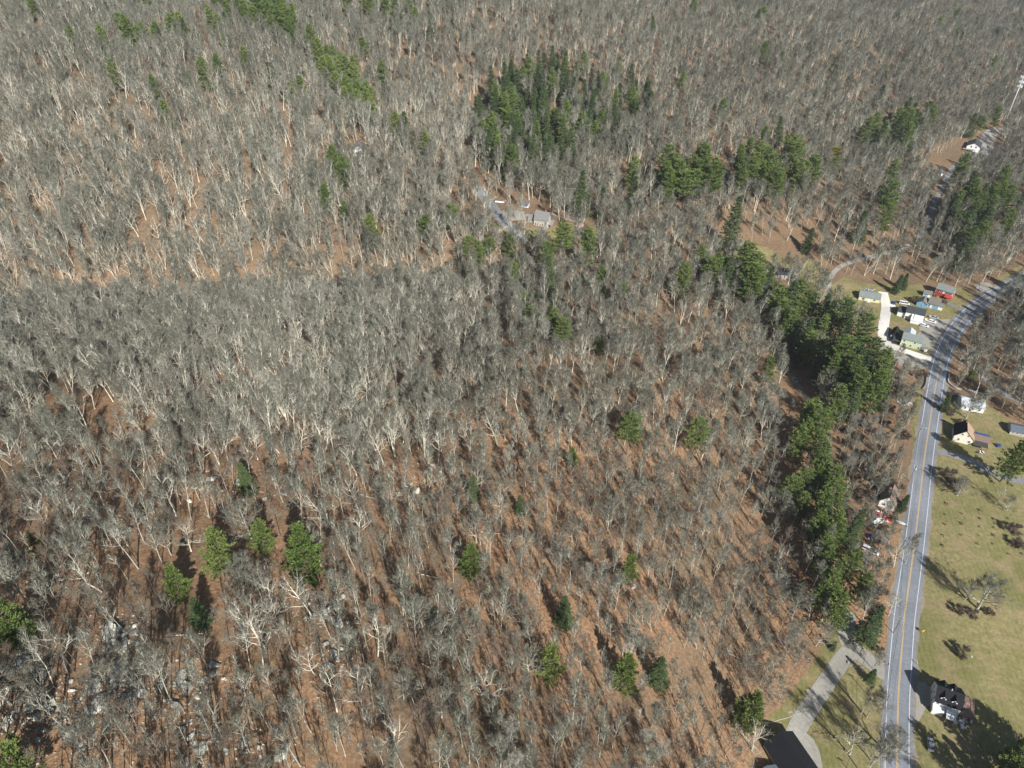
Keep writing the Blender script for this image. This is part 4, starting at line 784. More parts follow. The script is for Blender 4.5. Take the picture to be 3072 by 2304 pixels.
CLU = [((345, 1900), 90, 60, 20, 'in the cluster round the layered slab at lower left'), ((330, 2060), 130, 90, 34, 'in the boulder field round the broad outcrop at lower left'), ((150, 2150), 150, 120, 34, 'in the bouldery corner at lower left'),
       ((560, 2060), 130, 120, 22, 'among thin stems right of the broad outcrop'), ((980, 1820), 75, 60, 22, 'in the grey ledge left of the lower centre'), ((1000, 1960), 60, 60, 12, 'below the grey ledge left of the lower centre'), ((1235, 1465), 60, 45, 16, 'in the small outcrop on the middle hillside'),
       ((330, 1590), 90, 50, 18, 'in the pale rocks on the left hillside'), ((700, 1480), 160, 70, 18, 'scattered across the upper left hillside'), ((640, 2230), 200, 60, 18, 'along the bottom edge left of centre'), ((180, 1680), 110, 80, 12, 'near the left edge above the slabs'), ((60, 2000), 60, 120, 14, 'at the left edge below the cut pine'), ((1980, 1130), 60, 40, 10, 'on the upper right of the hillside'), ((1330, 1400), 60, 40, 8, 'right of the small outcrop on the middle hillside')]
for (cx, cy), sx, sy, n, wh in CLU:
    for _ in range(n):
        rock(cx + rc2.normal(0, .5) * sx, cy + rc2.normal(0, .5) * sy, min(2.6, max(.4, rc2.lognormal(-.12, .55))), 'grey lichened boulder ' + wh, 'boulders ' + wh)
# loose rubble nobody could count
o_ = MB(); NV = []
for (cx, cy), sx, sy, n, wh in CLU[:13]:
    for _ in range(n * 9):
        p = at(cx + rc2.normal(0, .7) * sx, cy + rc2.normal(0, .7) * sy); s = rc2.uniform(.1, .38); b = [Vector(rc2.normal(0, 1, 3)).normalized() for _ in range(6)]
        c = (p[0], p[1], p[2] + s * .2); v = [(c[0] + s * a, c[1] + s * b_, c[2] + s * .6 * d) for a, b_, d in ((1, 0, 0), (-1, .1, 0), (.1, 1, 0), (0, -1, .1), (.1, 0, 1), (0, 0, -1))]
        v = [(x + rc2.normal(0, s * .2), y + rc2.normal(0, s * .2), z) for x, y, z in v]; o_.add(v, [(0, 2, 4), (2, 1, 4), (1, 3, 4), (3, 0, 4), (2, 0, 5), (1, 2, 5), (3, 1, 5), (0, 3, 5)])
tag(o_.build('rubble', M['rock']), 'loose grey stones scattered between the boulders on the slope', 'rubble', kind='stuff')
# fallen logs
LG = [(560, 1905), (1000, 1240), (1100, 1490), (900, 1345), (1300, 2010), (1850, 1760), (1290, 1730), (620, 1300), (1480, 1600), (2205, 1970), ]
for i, (px, py) in enumerate(LG):
    p = at(px, py); a = rc2.uniform(-.5, .7); L_ = rc2.uniform(5, 10); q0 = np.array([p[0] - math.cos(a) * L_ / 2, p[1] - math.sin(a) * L_ / 2]); q1 = np.array([p[0] + math.cos(a) * L_ / 2, p[1] + math.sin(a) * L_ / 2])
    o_ = MB(); o_.tube([(*(q0 * (1 - t) + q1 * t), float(th(*(q0 * (1 - t) + q1 * t))) + .2) for t in np.linspace(0, 1, 5)], [.15, .14, .12, .1, .07], 6, True); tag(o_.build('fallen_log', M['pale_bark']), 'pale fallen log lying on the leaf litter of the near slope', 'log', 'fallen logs on the near slope')


# ---------------------------------------------------------------- trees
RG = np.random.RandomState(11)
def rot_about(d, ang, az):
    d = d / np.linalg.norm(d); u = np.cross(d, (0, 0, 1.0)) if abs(d[2]) < .95 else np.cross(d, (1.0, 0, 0)); u /= np.linalg.norm(u); v = np.cross(d, u)
    q = math.cos(ang) * d + math.sin(ang) * (math.cos(az) * u + math.sin(az) * v); return q / np.linalg.norm(q)
def limb_path(p, d, L, n, crook, up, rg):
    P = [np.array(p, float)]; d = d / np.linalg.norm(d)
    for _ in range(n):
        d = d + rg.normal(0, crook, 3) + np.array([0, 0, up]); d /= np.linalg.norm(d); P.append(P[-1] + d * L / n)
    return P, d
def bare_tree(seed, H, base=.35, r0=.22, limbs=10, limb_len=.42, ang=(30, 60), crook=.12, up=.10, sub=5, sub2=4, twigs=5, twig_w=.035, twig_l=1.1, stems=1, spread=0):
    rg = np.random.RandomState(seed); TR = MB(); TW = MB(); TV = []; TF = []
    def twig_tri(p, d, L, wd):
        q = np.cross(d, rg.normal(size=3)); q /= np.linalg.norm(q) + 1e-9; n = len(TV)
        bend = rg.normal(0, .13, 3) * L
        TV.extend([p - q * wd, p + q * wd, p + d * L * .5 + bend * .5 - q * wd * .7, p + d * L * .5 + bend * .5 + q * wd * .7, p + d * L + bend]); TF.extend([(n, n + 1, n + 3, n + 2), (n + 2, n + 3, n + 4)])
    def level3(p, d, L, r):
        P, e = limb_path(p, d, L, 2, crook * 1.3, up, rg); TW.tube(P, [r, r * .75, r * .4], 3)
        for i in range(twigs):
            t = rg.uniform(.15, 1.0); s = t * 2; j = min(int(s), 1); b = P[j] + (P[j + 1] - P[j]) * (s - j)
            twig_tri(b, rot_about(e, R(rg.uniform(15, 55)), rg.uniform(0, 6.28)), twig_l * rg.uniform(.6, 1.3), twig_w)
    def level2(p, d, L, r, tmb):
        P, e = limb_path(p, d, L, 3, crook * 1.2, up, rg); tmb.tube(P, [r, r * .8, r * .6, r * .4], 3)
        for i in range(sub2):
            t = .25 + .75 * (i + rg.uniform(0, 1)) / sub2; s = t * 3; j = min(int(s), 2); b = P[j] + (P[j + 1] - P[j]) * min(1, s - j)
            level3(b, rot_about(P[j + 1] - P[j], R(rg.uniform(20, 50)), rg.uniform(0, 6.28)), L * rg.uniform(.35, .6), max(r * .42, .018))
    def level1(p, d, L, r):
        n = 5; P, e = limb_path(p, d, L, n, crook, up, rg); TR.tube(P, [r * (1 - .8 * i / n) for i in range(n + 1)], 4)
        for i in range(sub):
            t = .22 + .78 * (i + rg.uniform(0, 1)) / sub; s = t * n; j = min(int(s), n - 1); b = P[j] + (P[j + 1] - P[j]) * min(1, s - j)
            level2(b, rot_about(P[j + 1] - P[j], R(rg.uniform(22, 55)), rg.uniform(0, 6.28)), L * rg.uniform(.32, .55) * (1.15 - .4 * t), max(r * (1 - .7 * t) * .62, .045), TR)
    for st in range(stems):
        az0 = rg.uniform(0, 6.28); d0 = rot_about(np.array([0, 0, 1.0]), R(spread) * (1 if stems > 1 else .3) * rg.uniform(.5, 1.2), az0)
        n = 9; hh = H * (1 if st == 0 else rg.uniform(.75, .95)); P, e = limb_path((0, 0, -.4), d0, hh * .93, n, crook * .35, .04, rg)
        rr = r0 / math.sqrt(stems) * 1.1
        TR.tube(P, [rr * (1.35 if i == 0 else 1) * (1 - .85 * i / n) + .015 for i in range(n + 1)], 6)
        nl = max(3, limbs // stems)
        for i in range(nl):
            t = base + (1 - base) * (i + rg.uniform(.1, .9)) / nl * .97; s = t * n; j = min(int(s), n - 1); b = P[j] + (P[j + 1] - P[j]) * min(1, s - j)
            rem = 1 - (t - base) / (1 - base)
            L = H * limb_len * (.38 + .62 * rem) * rg.uniform(.75, 1.15); a = ang[0] + (ang[1] - ang[0]) * rem
            level1(b, rot_about(P[j + 1] - P[j], R(a * rg.uniform(.8, 1.2)), i * 2.4 + rg.uniform(-.6, .6)), L, max(rr * (1 - .75 * t) * .68, .075))
    TW.add(TV, TF); return TR, TW
def conifer(seed, H, rad, base=.2, whorls=16, per=6, shape='pine', tuft=9, quads=6, ql=.55, qw=.13):
    rg = np.random.RandomState(seed); TR = MB(); CR = MB(); V = []; F = []
    n = 8; P, _ = limb_path((0, 0, -.4), np.array([0, 0, 1.0]), H, n, .018, .02, rg); r0 = H * .015 + .05
    TR.tube(P, [r0 * (1 - .9 * i / n) for i in range(n + 1)], 6)
    for k_ in range(whorls):
        t = base + (1 - base) * (k_ + rg.uniform(0, .6)) / whorls; s = t * n; j = min(int(s), n - 1); b = P[j] + (P[j + 1] - P[j]) * min(1, s - j)
        rem = (1 - t) / (1 - base)
        if shape == 'pine': prof = (rem ** .55) * (1.0 if t > base + .12 else .75) * rg.uniform(.55, 1.15)
        elif shape == 'ragged': prof = (rem ** .7) * rg.uniform(.5, 1.2) + .08
        elif shape == 'flat': prof = (min(1, rem * 1.7)) ** .6 * rg.uniform(.6, 1.15)
        else: prof = (rem ** .85) * rg.uniform(.85, 1.08)
        L0 = rad * prof + .35
        for i in range(per):
            if shape != 'cone' and rg.rand() < .12: continue
            az = 6.283 * i / per + rg.uniform(-.45, .45) + k_ * 1.1; L = L0 * rg.uniform(.75, 1.12)
            el = {'pine': rg.uniform(0, 22) + 30 * (1 - rem), 'flat': rg.uniform(5, 30), 'ragged': rg.uniform(-5, 25) + 30 * (1 - rem) ** 2, 'cone': rg.uniform(-18, 2) + 45 * (1 - rem) ** 2}[shape]
            d = np.array([math.cos(az) * math.cos(R(el)), math.sin(az) * math.cos(R(el)), math.sin(R(el))])
            Q, _ = limb_path(b, d, L, 3, .07, -.03 if shape == 'cone' else .05, rg); TR.tube(Q, [.07, .05, .035, .015], 3)
            nt_ = max(3, int(tuft * L / rad + 1))
            for m_ in range(nt_):
                t2 = .22 + .8 * (m_ + rg.uniform(0, .8)) / nt_; s2 = min(t2, 1.0) * 3; j2 = min(int(s2), 2); c = Q[j2] + (Q[j2 + 1] - Q[j2]) * min(1.05, s2 - j2)
                sd_ = L * .30 * (1.15 - t2) + .2
                c = c + np.array([-math.sin(az), math.cos(az), 0]) * rg.uniform(-1, 1) * sd_ + rg.normal(0, .08, 3)
                for q_ in range(quads):
                    e = rg.normal(size=3); e[2] = abs(e[2]) * (.5 if shape != 'cone' else .25) + (.18 if shape != 'cone' else -.25); e = e / np.linalg.norm(e) + d * .95; e /= np.linalg.norm(e)
                    o_ = np.cross(e, rg.normal(size=3)); o_ /= np.linalg.norm(o_) + 1e-9; l_ = ql * rg.uniform(.7, 1.3); i0 = len(V)
                    V.extend([c - o_ * qw * .5, c + o_ * qw * .5, c + e * l_ + o_ * qw, c + e * l_ * 1.15, c + e * l_ - o_ * qw]); F.append((i0, i0 + 1, i0 + 2, i0 + 3, i0 + 4))
    CR.add(V, F); return TR, CR
PROTO = {}
def proto(name, pair, mt, mc, kind):
    a, b = pair; PROTO[name] = dict(t=a.mesh('trunk', mt), c=b.mesh('crown', mc), kind=kind, objs=None)
def P_(name, mt, mc, kind='bare_tree', **kw): proto(name, bare_tree(**kw), M[mt], M[mc], kind)
P_('oakA', 'pale_bark', 'pale_twig', seed=1, H=18, base=.26, r0=.21, limbs=9, limb_len=.42, ang=(28, 58), crook=.20, up=.14, sub=6, sub2=4, twigs=3, twig_w=.026)
P_('oakB', 'pale_bark', 'pale_twig', seed=2, H=17, base=.32, r0=.19, limbs=8, limb_len=.42, ang=(30, 62), crook=.24, up=.12, sub=6, sub2=3, twigs=3, twig_w=.026)
P_('oakC', 'bark', 'twig', seed=3, H=20, base=.3, r0=.20, limbs=11, limb_len=.36, ang=(22, 52), crook=.16, up=.16, sub=6, sub2=4, twigs=5, twig_w=.034)
P_('mapleA', 'bark', 'twig', seed=4, H=20, base=.24, r0=.21, limbs=14, limb_len=.38, ang=(14, 38), crook=.08, up=.18, sub=6, sub2=5, twigs=5, twig_w=.036)
P_('mapleB', 'pale_bark', 'twig', seed=5, H=22, base=.34, r0=.21, limbs=13, limb_len=.34, ang=(14, 36), crook=.09, up=.17, sub=6, sub2=5, twigs=5, twig_w=.036)
P_('mapleC', 'bark', 'pale_twig', seed=6, H=19, base=.22, r0=.22, limbs=14, limb_len=.38, ang=(16, 42), crook=.10, up=.16, sub=6, sub2=5, twigs=5, twig_w=.036, stems=2, spread=12)
P_('birch', 'bark', 'twig', seed=7, H=18, base=.35, r0=.12, limbs=12, limb_len=.24, ang=(16, 40), crook=.08, up=.14, sub=5, sub2=4, twigs=4, twig_w=.028, twig_l=.9)
P_('poleA', 'dark_bark', 'twig', seed=8, H=15, base=.5, r0=.09, limbs=8, limb_len=.2, ang=(18, 45), crook=.08, up=.12, sub=4, sub2=3, twigs=3, twig_w=.022, twig_l=.8)
P_('poleB', 'bark', 'twig', seed=9, H=13, base=.45, r0=.07, limbs=7, limb_len=.2, ang=(18, 48), crook=.10, up=.12, sub=4, sub2=3, twigs=3, twig_w=.022, twig_l=.8, spread=16)
P_('poleC', 'pale_bark', 'pale_twig', seed=10, H=11, base=.38, r0=.065, limbs=7, limb_len=.26, ang=(22, 55), crook=.14, up=.1, sub=4, sub2=3, twigs=3, twig_w=.022, twig_l=.7, spread=24)
P_('slimA', 'bark', 'twig', seed=31, H=19, base=.45, r0=.13, limbs=9, limb_len=.26, ang=(16, 42), crook=.09, up=.16, sub=5, sub2=4, twigs=5, twig_w=.024)
P_('slimB', 'dark_bark', 'brown_twig', seed=32, H=17, base=.4, r0=.12, limbs=9, limb_len=.28, ang=(18, 46), crook=.11, up=.15, sub=5, sub2=4, twigs=4, twig_w=.024)
P_('slimC', 'bark', 'twig', seed=33, H=20, base=.5, r0=.13, limbs=8, limb_len=.26, ang=(18, 44), crook=.13, up=.15, sub=5, sub2=4, twigs=4, twig_w=.024)
P_('vaseA', 'pale_bark', 'twig', seed=34, H=20, base=.2, r0=.24, limbs=12, limb_len=.46, ang=(18, 44), crook=.13, up=.17, sub=6, sub2=5, twigs=4, twig_w=.03, stems=3, spread=16)
P_('wideA', 'bark', 'twig', seed=35, H=17, base=.25, r0=.24, limbs=13, limb_len=.5, ang=(28, 66), crook=.11, up=.15, sub=6, sub2=6, twigs=5, twig_w=.034)
P_('roundA', 'bark', 'twig', seed=12, H=16, base=.16, r0=.42, limbs=14, limb_len=.62, ang=(22, 78), crook=.12, up=.12, sub=7, sub2=6, twigs=6, twig_w=.032)
P_('bush', 'dark_bark', 'brown_twig', 'leafless_shrub', seed=13, H=4.2, base=.08, r0=.12, limbs=16, limb_len=.6, ang=(20, 70), crook=.14, up=.05, sub=7, sub2=6, twigs=7, twig_w=.032, twig_l=.55, stems=5, spread=38)
for nm, a in dict(pineA=dict(seed=21, H=20, rad=5.4, base=.25, whorls=15, per=6, shape='pine'), pineB=dict(seed=22, H=22, rad=5.2, base=.36, whorls=13, per=6, shape='flat'),
                  pineC=dict(seed=23, H=18, rad=5.8, base=.18, whorls=15, per=7, shape='pine'), pineD=dict(seed=27, H=15, rad=4.0, base=.3, whorls=11, per=6, shape='flat')).items():
    proto(nm, conifer(tuft=12, quads=12, ql=.6, qw=.075, **a), M['conifer_bark'], M['needle_pine'], 'pine_tree')
proto('young', conifer(28, 15, 3.5, .1, 17, 7, 'ragged', tuft=9, quads=10, ql=.55, qw=.075), M['conifer_bark'], M['needle_bright'], 'pine_tree')
proto('youngB', conifer(29, 16, 3.9, .22, 14, 6, 'ragged', tuft=9, quads=10, ql=.6, qw=.075), M['conifer_bark'], M['needle_bright'], 'pine_tree')
for nm, a in dict(hemA=dict(seed=24, H=17, rad=4.2, base=.08, whorls=22, per=7), hemB=dict(seed=25, H=20, rad=4.6, base=.12, whorls=24, per=7), spruce=dict(seed=26, H=16, rad=4.2, base=.03, whorls=24, per=9)).items():
    proto(nm, conifer(tuft=9, quads=9, ql=.5, qw=.08, shape='cone', **a), M['conifer_bark'], M['needle_dark'], 'hemlock_tree' if nm != 'spruce' else 'spruce_tree')
CATN = {'bare_tree': 'tree', 'pine_tree': 'pine tree', 'hemlock_tree': 'hemlock', 'spruce_tree': 'spruce', 'leafless_shrub': 'shrub'}
def evs(y): return 1.14 + .32 * min(1, max(0, (y - 170) / 300))
def place(var, x, y, sc, rz, label, group=None, tilt=(0, 0), cat=None):
    pr = PROTO[var]; sc = sc * (evs(y) if pr['kind'] in ('pine_tree', 'hemlock_tree') else 1.0); z = float(th(x, y)); o = bpy.data.objects.new(pr['kind'], None); COL.objects.link(o); o.empty_display_size = .5
    o.location = (x, y, z - .1); o.rotation_euler = (tilt[0], tilt[1], rz); o.scale = (sc, sc, sc * RG.uniform(.94, 1.08))
    for nm, me_ in (('trunk', pr['t']), ('crown' if pr['kind'] != 'leafless_shrub' else 'twigs', pr['c'])):
        c = bpy.data.objects.new(nm, me_); COL.objects.link(c); c.parent = o
        if pr['objs'] is None or len(pr['objs']) < 2: pr['objs'] = (pr['objs'] or []) + [c]
    tag(o, label, cat or CATN[pr['kind']], group); return o

FAN = {'oakA': 'pale crooked', 'oakB': 'pale low-forked', 'oakC': 'grey spreading', 'mapleA': 'fine-twigged grey', 'mapleB': 'tall straight pale', 'mapleC': 'twin-stemmed grey',
       'birch': 'slender grey-stemmed', 'slimA': 'tall slim grey', 'slimB': 'slim dark-stemmed', 'slimC': 'tall slim crooked', 'vaseA': 'three-stemmed vase-shaped', 'wideA': 'wide-crowned grey', 'poleA': 'thin dark straight', 'poleB': 'thin grey leaning', 'poleC': 'small pale crooked', 'roundA': 'broad round-crowned'}
def region(px, py):
    if py > 1950:
        return ('among the boulders in the lower left corner' if px < 520 else 'on orange leaf litter along the bottom edge, left of centre' if px < 1150 else
                'on the leafy slope along the bottom edge, at centre' if px < 1750 else 'on the lower wooded slope left of the estate lawn')
    if py > 1650:
        return ('by the grey rock slabs at lower left' if px < 520 else 'on the slope below the two lone evergreens at left' if px < 1150 else
                'on the streaked orange slope below centre' if px < 1750 else 'on the slope beside the creek-side evergreens')
    if py > 1350: return 'on the left hillside above the boulders' if px < 900 else 'on the middle hillside of leaf litter' if px < 1700 else 'on the right-hand hillside above the creek' if px < 2450 else 'in the brushy strip beside the road'
    return 'in the wood beside the road bend' if px > 2500 else 'in the thick wood across the middle of the hillside'

# --- evergreens singled out in the photograph: (crown px, crown py, scale, variant, label)
LONE = [
 (640, 1655, 1.0, 'pineC', 'bushy yellow-green pine on the lower left slope, left of the largest dark pine'),
 (900, 1635, 1.25, 'pineC', 'large dark green pine on the lower left slope, biggest there'),
 (775, 1600, .8, 'pineD', 'small half-hidden pine between the two big lone pines on the left slope'),
 (1408, 1668, .85, 'pineC', 'yellow-green pine standing alone left of centre in the lower wood'),
 (1885, 1700, .82, 'pineD', 'low bushy pine above a fallen log on the lower middle slope'),
 (1692, 1835, .75, 'hemA', 'small narrow yellow-green evergreen below the centre of the slope'),
 (1648, 1985, .92, 'pineC', 'round bright green pine near the bottom centre of the wood'),
 (1872, 2005, .95, 'pineD', 'pale green ragged pine near the bottom, left one of the pair'),
 (1980, 2012, .82, 'hemA', 'dark green evergreen near the bottom, right one of the pair'),
 (25, 1850, .95, 'pineC', 'pine cut by the left edge of the photo above the boulders'),
 (590, 1835, .6, 'hemA', 'slim young evergreen below the yellow-green lone pine'),
 (520, 1730, .75, 'pineD', 'low dark pine left of and below the yellow-green lone pine'),
 (20, 2270, .95, 'pineC', 'pine in the very bottom left corner'),
 (738, 1435, .7, 'hemA', 'small dark evergreen half hidden on the upper left slope'),
 (110, 1640, .6, 'pineD', 'low green pine among bare trees near the left edge'),
 (1418, 1465, .62, 'hemA', 'small dark evergreen in the middle of the hillside'),
 (1560, 1515, .5, 'hemA', 'tiny evergreen on the middle hillside, right of the rock outcrop'),
 (1720, 1365, .6, 'pineD', 'small round pine in the middle of the leafless hillside'),
 (1890, 1285, .95, 'pineB', 'tall thin pine with yellowish tufts on the right part of the hillside'),
 (2090, 1305, .95, 'pineB', 'tall pine on the hillside left of the creek evergreens'),
 (2308, 1112, .85, 'pineC', 'bright green rounded evergreen beside the shaded creek flat'),
 (2250, 2120, 1.15, 'pineC', 'large bright green pine left of the estate lawn'),
 (1000, 480, 1.0, 'pineC', 'broad yellow-green pine below the pale roofed house, upper one of the close pair'),
 (1028, 512, 1.0, 'pineC', 'broad green pine below the pale roofed house, lower one of the close pair'),
 (975, 592, .9, 'pineA', 'green pine on the upper left hillside halfway to the driveway house'),
 (1035, 632, .75, 'pineC', 'small yellow-green pine just above the big round pine'),
 (1115, 690, 1.0, 'pineC', 'round dark green pine left of the dark garage'),
 (500, 345, .8, 'pineA', 'lone green pine on the far left hillside'), (340, 218, .9, 'pineA', 'yellow-green leaning pine high on the left hillside'),
 (460, 262, .75, 'pineA', 'yellowish pine beside a pale tree on the left hillside'), (560, 242, .8, 'pineD', 'yellow-green pine left of the dark clump on the upper left hillside'),
 (612, 218, .95, 'pineC', 'dark green pine in the clump on the upper left hillside, left one'), (652, 212, .9, 'pineA', 'dark green pine in the clump on the upper left hillside, right one'),
 (405, 362, .45, 'hemA', 'small yellowish evergreen low on the left hillside'),
 (1280, 678, .95, 'pineD', 'spreading yellow-green pine left of the dark garage, left one'), (1350, 652, .95, 'pineD', 'spreading green pine just left of the dark garage'),
 (1438, 765, .85, 'pineC', 'bright green pine below the driveway, nearest the camera of its clump'), (1405, 745, .8, 'pineB', 'dark pine below the dark garage'),
 (1470, 735, .75, 'pineD', 'pale green pine at the lower end of the driveway'), (1525, 738, .75, 'pineC', 'green pine right of the lower end of the driveway'),
 (1575, 755, .5, 'hemA', 'small yellow-green evergreen in the hollow below the grey house'), (1640, 762, .85, 'pineB', 'blue-green pine in the shaded hollow below the grey house'),
 (1700, 708, 1.0, 'pineB', 'dark pine at the lawn edge below the grey house'), (1762, 735, 1.15, 'pineC', 'big green pine on the right of the lawn below the grey house'),
 (1402, 810, .75, 'pineC', 'bright green pine on its own below the garage'), (1540, 818, .85, 'pineC', 'green pine in the valley below the driveway'),
 (1650, 850, 1.2, 'hemB', 'large green evergreen in the middle valley'), (1572, 905, .75, 'pineD', 'bright pine left one of the valley trio'),
 (1610, 915, .7, 'hemA', 'dark evergreen middle one of the valley trio'), (1592, 958, .8, 'pineC', 'bright green pine bottom one of the valley trio'),
 (1550, 968, .55, 'hemA', 'small yellow-green evergreen left of the valley trio'), (1660, 962, .9, 'pineC', 'dark green pine right of the valley trio'),
 (1692, 992, .8, 'pineB', 'green pine down the slope right of the valley trio'), (1798, 836, .85, 'pineC', 'bright green pine in the right of the valley'),
 (1862, 875, .85, 'pineD', 'ragged yellow-green pine in the right of the valley'), (1795, 1032, .6, 'pineD', 'small pale evergreen on the hillside right of the valley'),
 (2048, 830, 1.1, 'pineC', 'large green pine at the left end of the evergreen belt'), (2150, 815, 1.05, 'pineA', 'green pine near the left end of the evergreen belt'),
 (2100, 780, 1.0, 'pineA', 'dark pine above the left end of the evergreen belt'), (2195, 672, 1.35, 'hemB', 'large dark hemlock standing left of the dry yellow clearing'),
 (2421, 722, 1.15, 'spruce', 'dark conical spruce at the right end of the dry yellow clearing'),
 (1745, 585, 1.1, 'hemB', 'tall yellow-green hemlock behind the grey house'), (1808, 605, .9, 'hemA', 'dark hemlock behind the small red shed'),
 (2125, 540, .9, 'pineA', 'green pine left of the far evergreen belt'), (2585, 680, 1.0, 'hemA', 'dark hemlock in the wood above the curving drive'),
 (2675, 525, 1.0, 'pineA', 'green pine at the left edge of the cabin clearing'), (2668, 600, 1.15, 'pineB', 'tall green pine below the cabin clearing'),
 (2662, 655, 1.05, 'pineA', 'green pine directly below the tall one, under the cabin clearing'), (2885, 505, 1.2, 'pineC', 'dark spreading pine right of the cabin drive'),
 (2692, 852, .85, 'spruce', 'dark bushy spruce beside the cream outbuilding, left one'), (2714, 842, .8, 'spruce', 'dark bushy spruce beside the cream outbuilding, right one'),
 (3045, 1368, 1.25, 'pineC', 'big dark pine beside the grey drive at the right edge'), (2912, 1128, .5, 'pineD', 'yellow-green shrubby evergreen beside the curved wall'),
 (2840, 1208, .7, 'spruce', 'dark evergreen bush between the road and the roof under the trees'), (2711, 1508, .62, 'spruce', 'dark rounded yew in front of the brown roofed house'),
 (2688, 1545, .45, 'spruce', 'low dark yew beside the brown roofed house'), (2618, 2025, .42, 'hemA', 'light green shrub at the fork of the estate drive'),
 (2500, 1935, .35, 'spruce', 'small dark shrub at the top of the estate drive'), (2617, 1868, 1.05, 'hemB', 'dark hemlock between the drive fork and the road'),
 (2687, 415, .45, 'needle', None),
]
CL = [  # clusters: polygon, count, variants, scale range, label, group
 ([(2080, 800), (2200, 800), (2300, 860), (2400, 900), (2440, 880), (2480, 960), (2560, 1020), (2640, 1100), (2660, 1200), (2600, 1240), (2500, 1230), (2440, 1120), (2400, 1060), (2300, 990), (2230, 890), (2120, 850)], 44, ['pineA', 'pineC', 'pineB', 'hemB'], (.9, 1.25), 'in the thick evergreen belt between the hillside and the road', 'evergreens of the belt by the road'),
 ([(2385, 1230), (2470, 1225), (2500, 1330), (2500, 1460), (2490, 1540), (2390, 1530), (2350, 1490), (2380, 1380)], 15, ['pineC', 'pineA', 'pineB'], (.85, 1.1), 'in the middle clump of the creek-side evergreens', 'creek-side evergreens, middle clump'),
 ([(2440, 1560), (2570, 1570), (2600, 1680), (2590, 1800), (2540, 1880), (2450, 1850), (2430, 1730)], 14, ['pineC', 'pineA', 'hemB'], (.85, 1.15), 'in the lower clump of the creek-side evergreens', 'creek-side evergreens, lower clump'),
 ([(1405, 330), (1450, 250), (1500, 205), (1600, 180), (1700, 190), (1740, 230), (1700, 300), (1700, 400), (1720, 510), (1640, 500), (1560, 520), (1480, 505), (1450, 440)], 90, ['hemA', 'hemB', 'pineA', 'hemB'], (.75, 1.1), 'in the dense dark stand above the grey house', 'dense dark evergreen stand'),
 ([(1700, 200), (1900, 220), (1960, 310), (1900, 420), (1760, 440), (1700, 300)], 42, ['hemA', 'pineA', 'hemB'], (.7, .95), 'scattered among bare trees right of the dense dark stand', 'scattered evergreens beside the dark stand'),
 ([(1960, 560), (2060, 480), (2150, 500), (2330, 445), (2420, 480), (2440, 560), (2330, 600), (2180, 590), (2060, 600)], 40, ['pineA', 'pineB', 'pineC'], (.9, 1.15), 'in the loose row of pines across the upper right', 'row of pines at upper right'),
 ([(2560, 420), (2640, 380), (2720, 350), (2760, 400), (2720, 440), (2640, 460)], 18, ['pineA', 'hemB', 'hemA'], (.95, 1.25), 'in the dark clump above the cabin clearing', 'dark clump above the cabin clearing'),
 ([(2840, 640), (2900, 590), (2980, 560), (3050, 540), (3072, 640), (2990, 720), (2920, 800), (2880, 760)], 26, ['pineA', 'hemB', 'pineC', 'hemA'], (.9, 1.2), 'in the evergreen wood above the road at the right edge', 'evergreens above the road at right'),
 ([(620, 10), (760, 0), (860, 30), (890, 90), (860, 150), (800, 90), (740, 60), (640, 30)], 34, ['pineA', 'pineC', 'pineB'], (.85, 1.1), 'in the far row of pines at the top left', 'far pines at top left'),
 ([(930, 130), (1000, 170), (1080, 240), (1140, 320), (1100, 350), (1040, 310), (990, 260), (940, 190)], 26, ['pineA', 'pineC'], (.8, 1.05), 'in the line of pines running down the hill at upper left', 'line of pines at upper left'),
 ([(1040, 15), (1240, 0), (1240, 25), (1110, 55), (1060, 55)], 12, ['pineA', 'pineC'], (.85, 1.1), 'in the pine group at the top centre', 'pine group at top centre'),
 ([(3030, 870), (3120, 840), (3200, 950), (3130, 1010), (3040, 960)], 9, ['hemB', 'pineC', 'spruce'], (.9, 1.1), 'in the dark wood right of the road bend', 'dark evergreens right of the road bend'),
 ([(3000, 2290), (3080, 2240), (3200, 2250), (3250, 2420), (3080, 2420), (2960, 2420)], 9, ['hemB', 'pineC', 'spruce'], (.9, 1.2), 'at the bottom right corner beyond the lawn', 'evergreens below the lawn'),
]
PTS = [(80, 18), (110, 30), (125, 8), (425, 12), (440, 25), (395, 14), (330, 40), (370, 92), (392, 138), (398, 112), (375, 130), (425, 112), (438, 138), (470, 118), (482, 122), (520, 88), (518, 105), (548, 100), (560, 112), (588, 125), (635, 85), (658, 90), (678, 92), (680, 142), (228, 150), (318, 155), (820, 245), (865, 285), (905, 290), (742, 195), (1178, 85), (1205, 75), (1232, 62), (1250, 82), (1292, 90), (1092, 155), (1155, 250), (1190, 395), (1222, 405), (1345, 15), (1280, 490 - 30), (2078, 50), (2268, 72), (2290, 55), (2342, 198), (2287, 178), (2500, 235), (2505, 192), (2163, 355), (2290, 420), (2335, 408), (2752, 90), (2810, 92), (2862, 112), (2880, 132), (2868, 55), (2730, 160), (2645, 235), (2640, 290), (2785, 340), (2975, 220), (2790, 372), (2912, 385), (2935, 380), (2985, 372), (2965, 0), (1955, 90), (1960, 95), (2040, 270), (1895, 545), (1895, 590), (2500, 515)]
KEEP = []      # occupied ground (x, y, r)
def base_xy(px, py, hc): p = at(px, py, hc); return float(p[0]), float(p[1])
EV = []
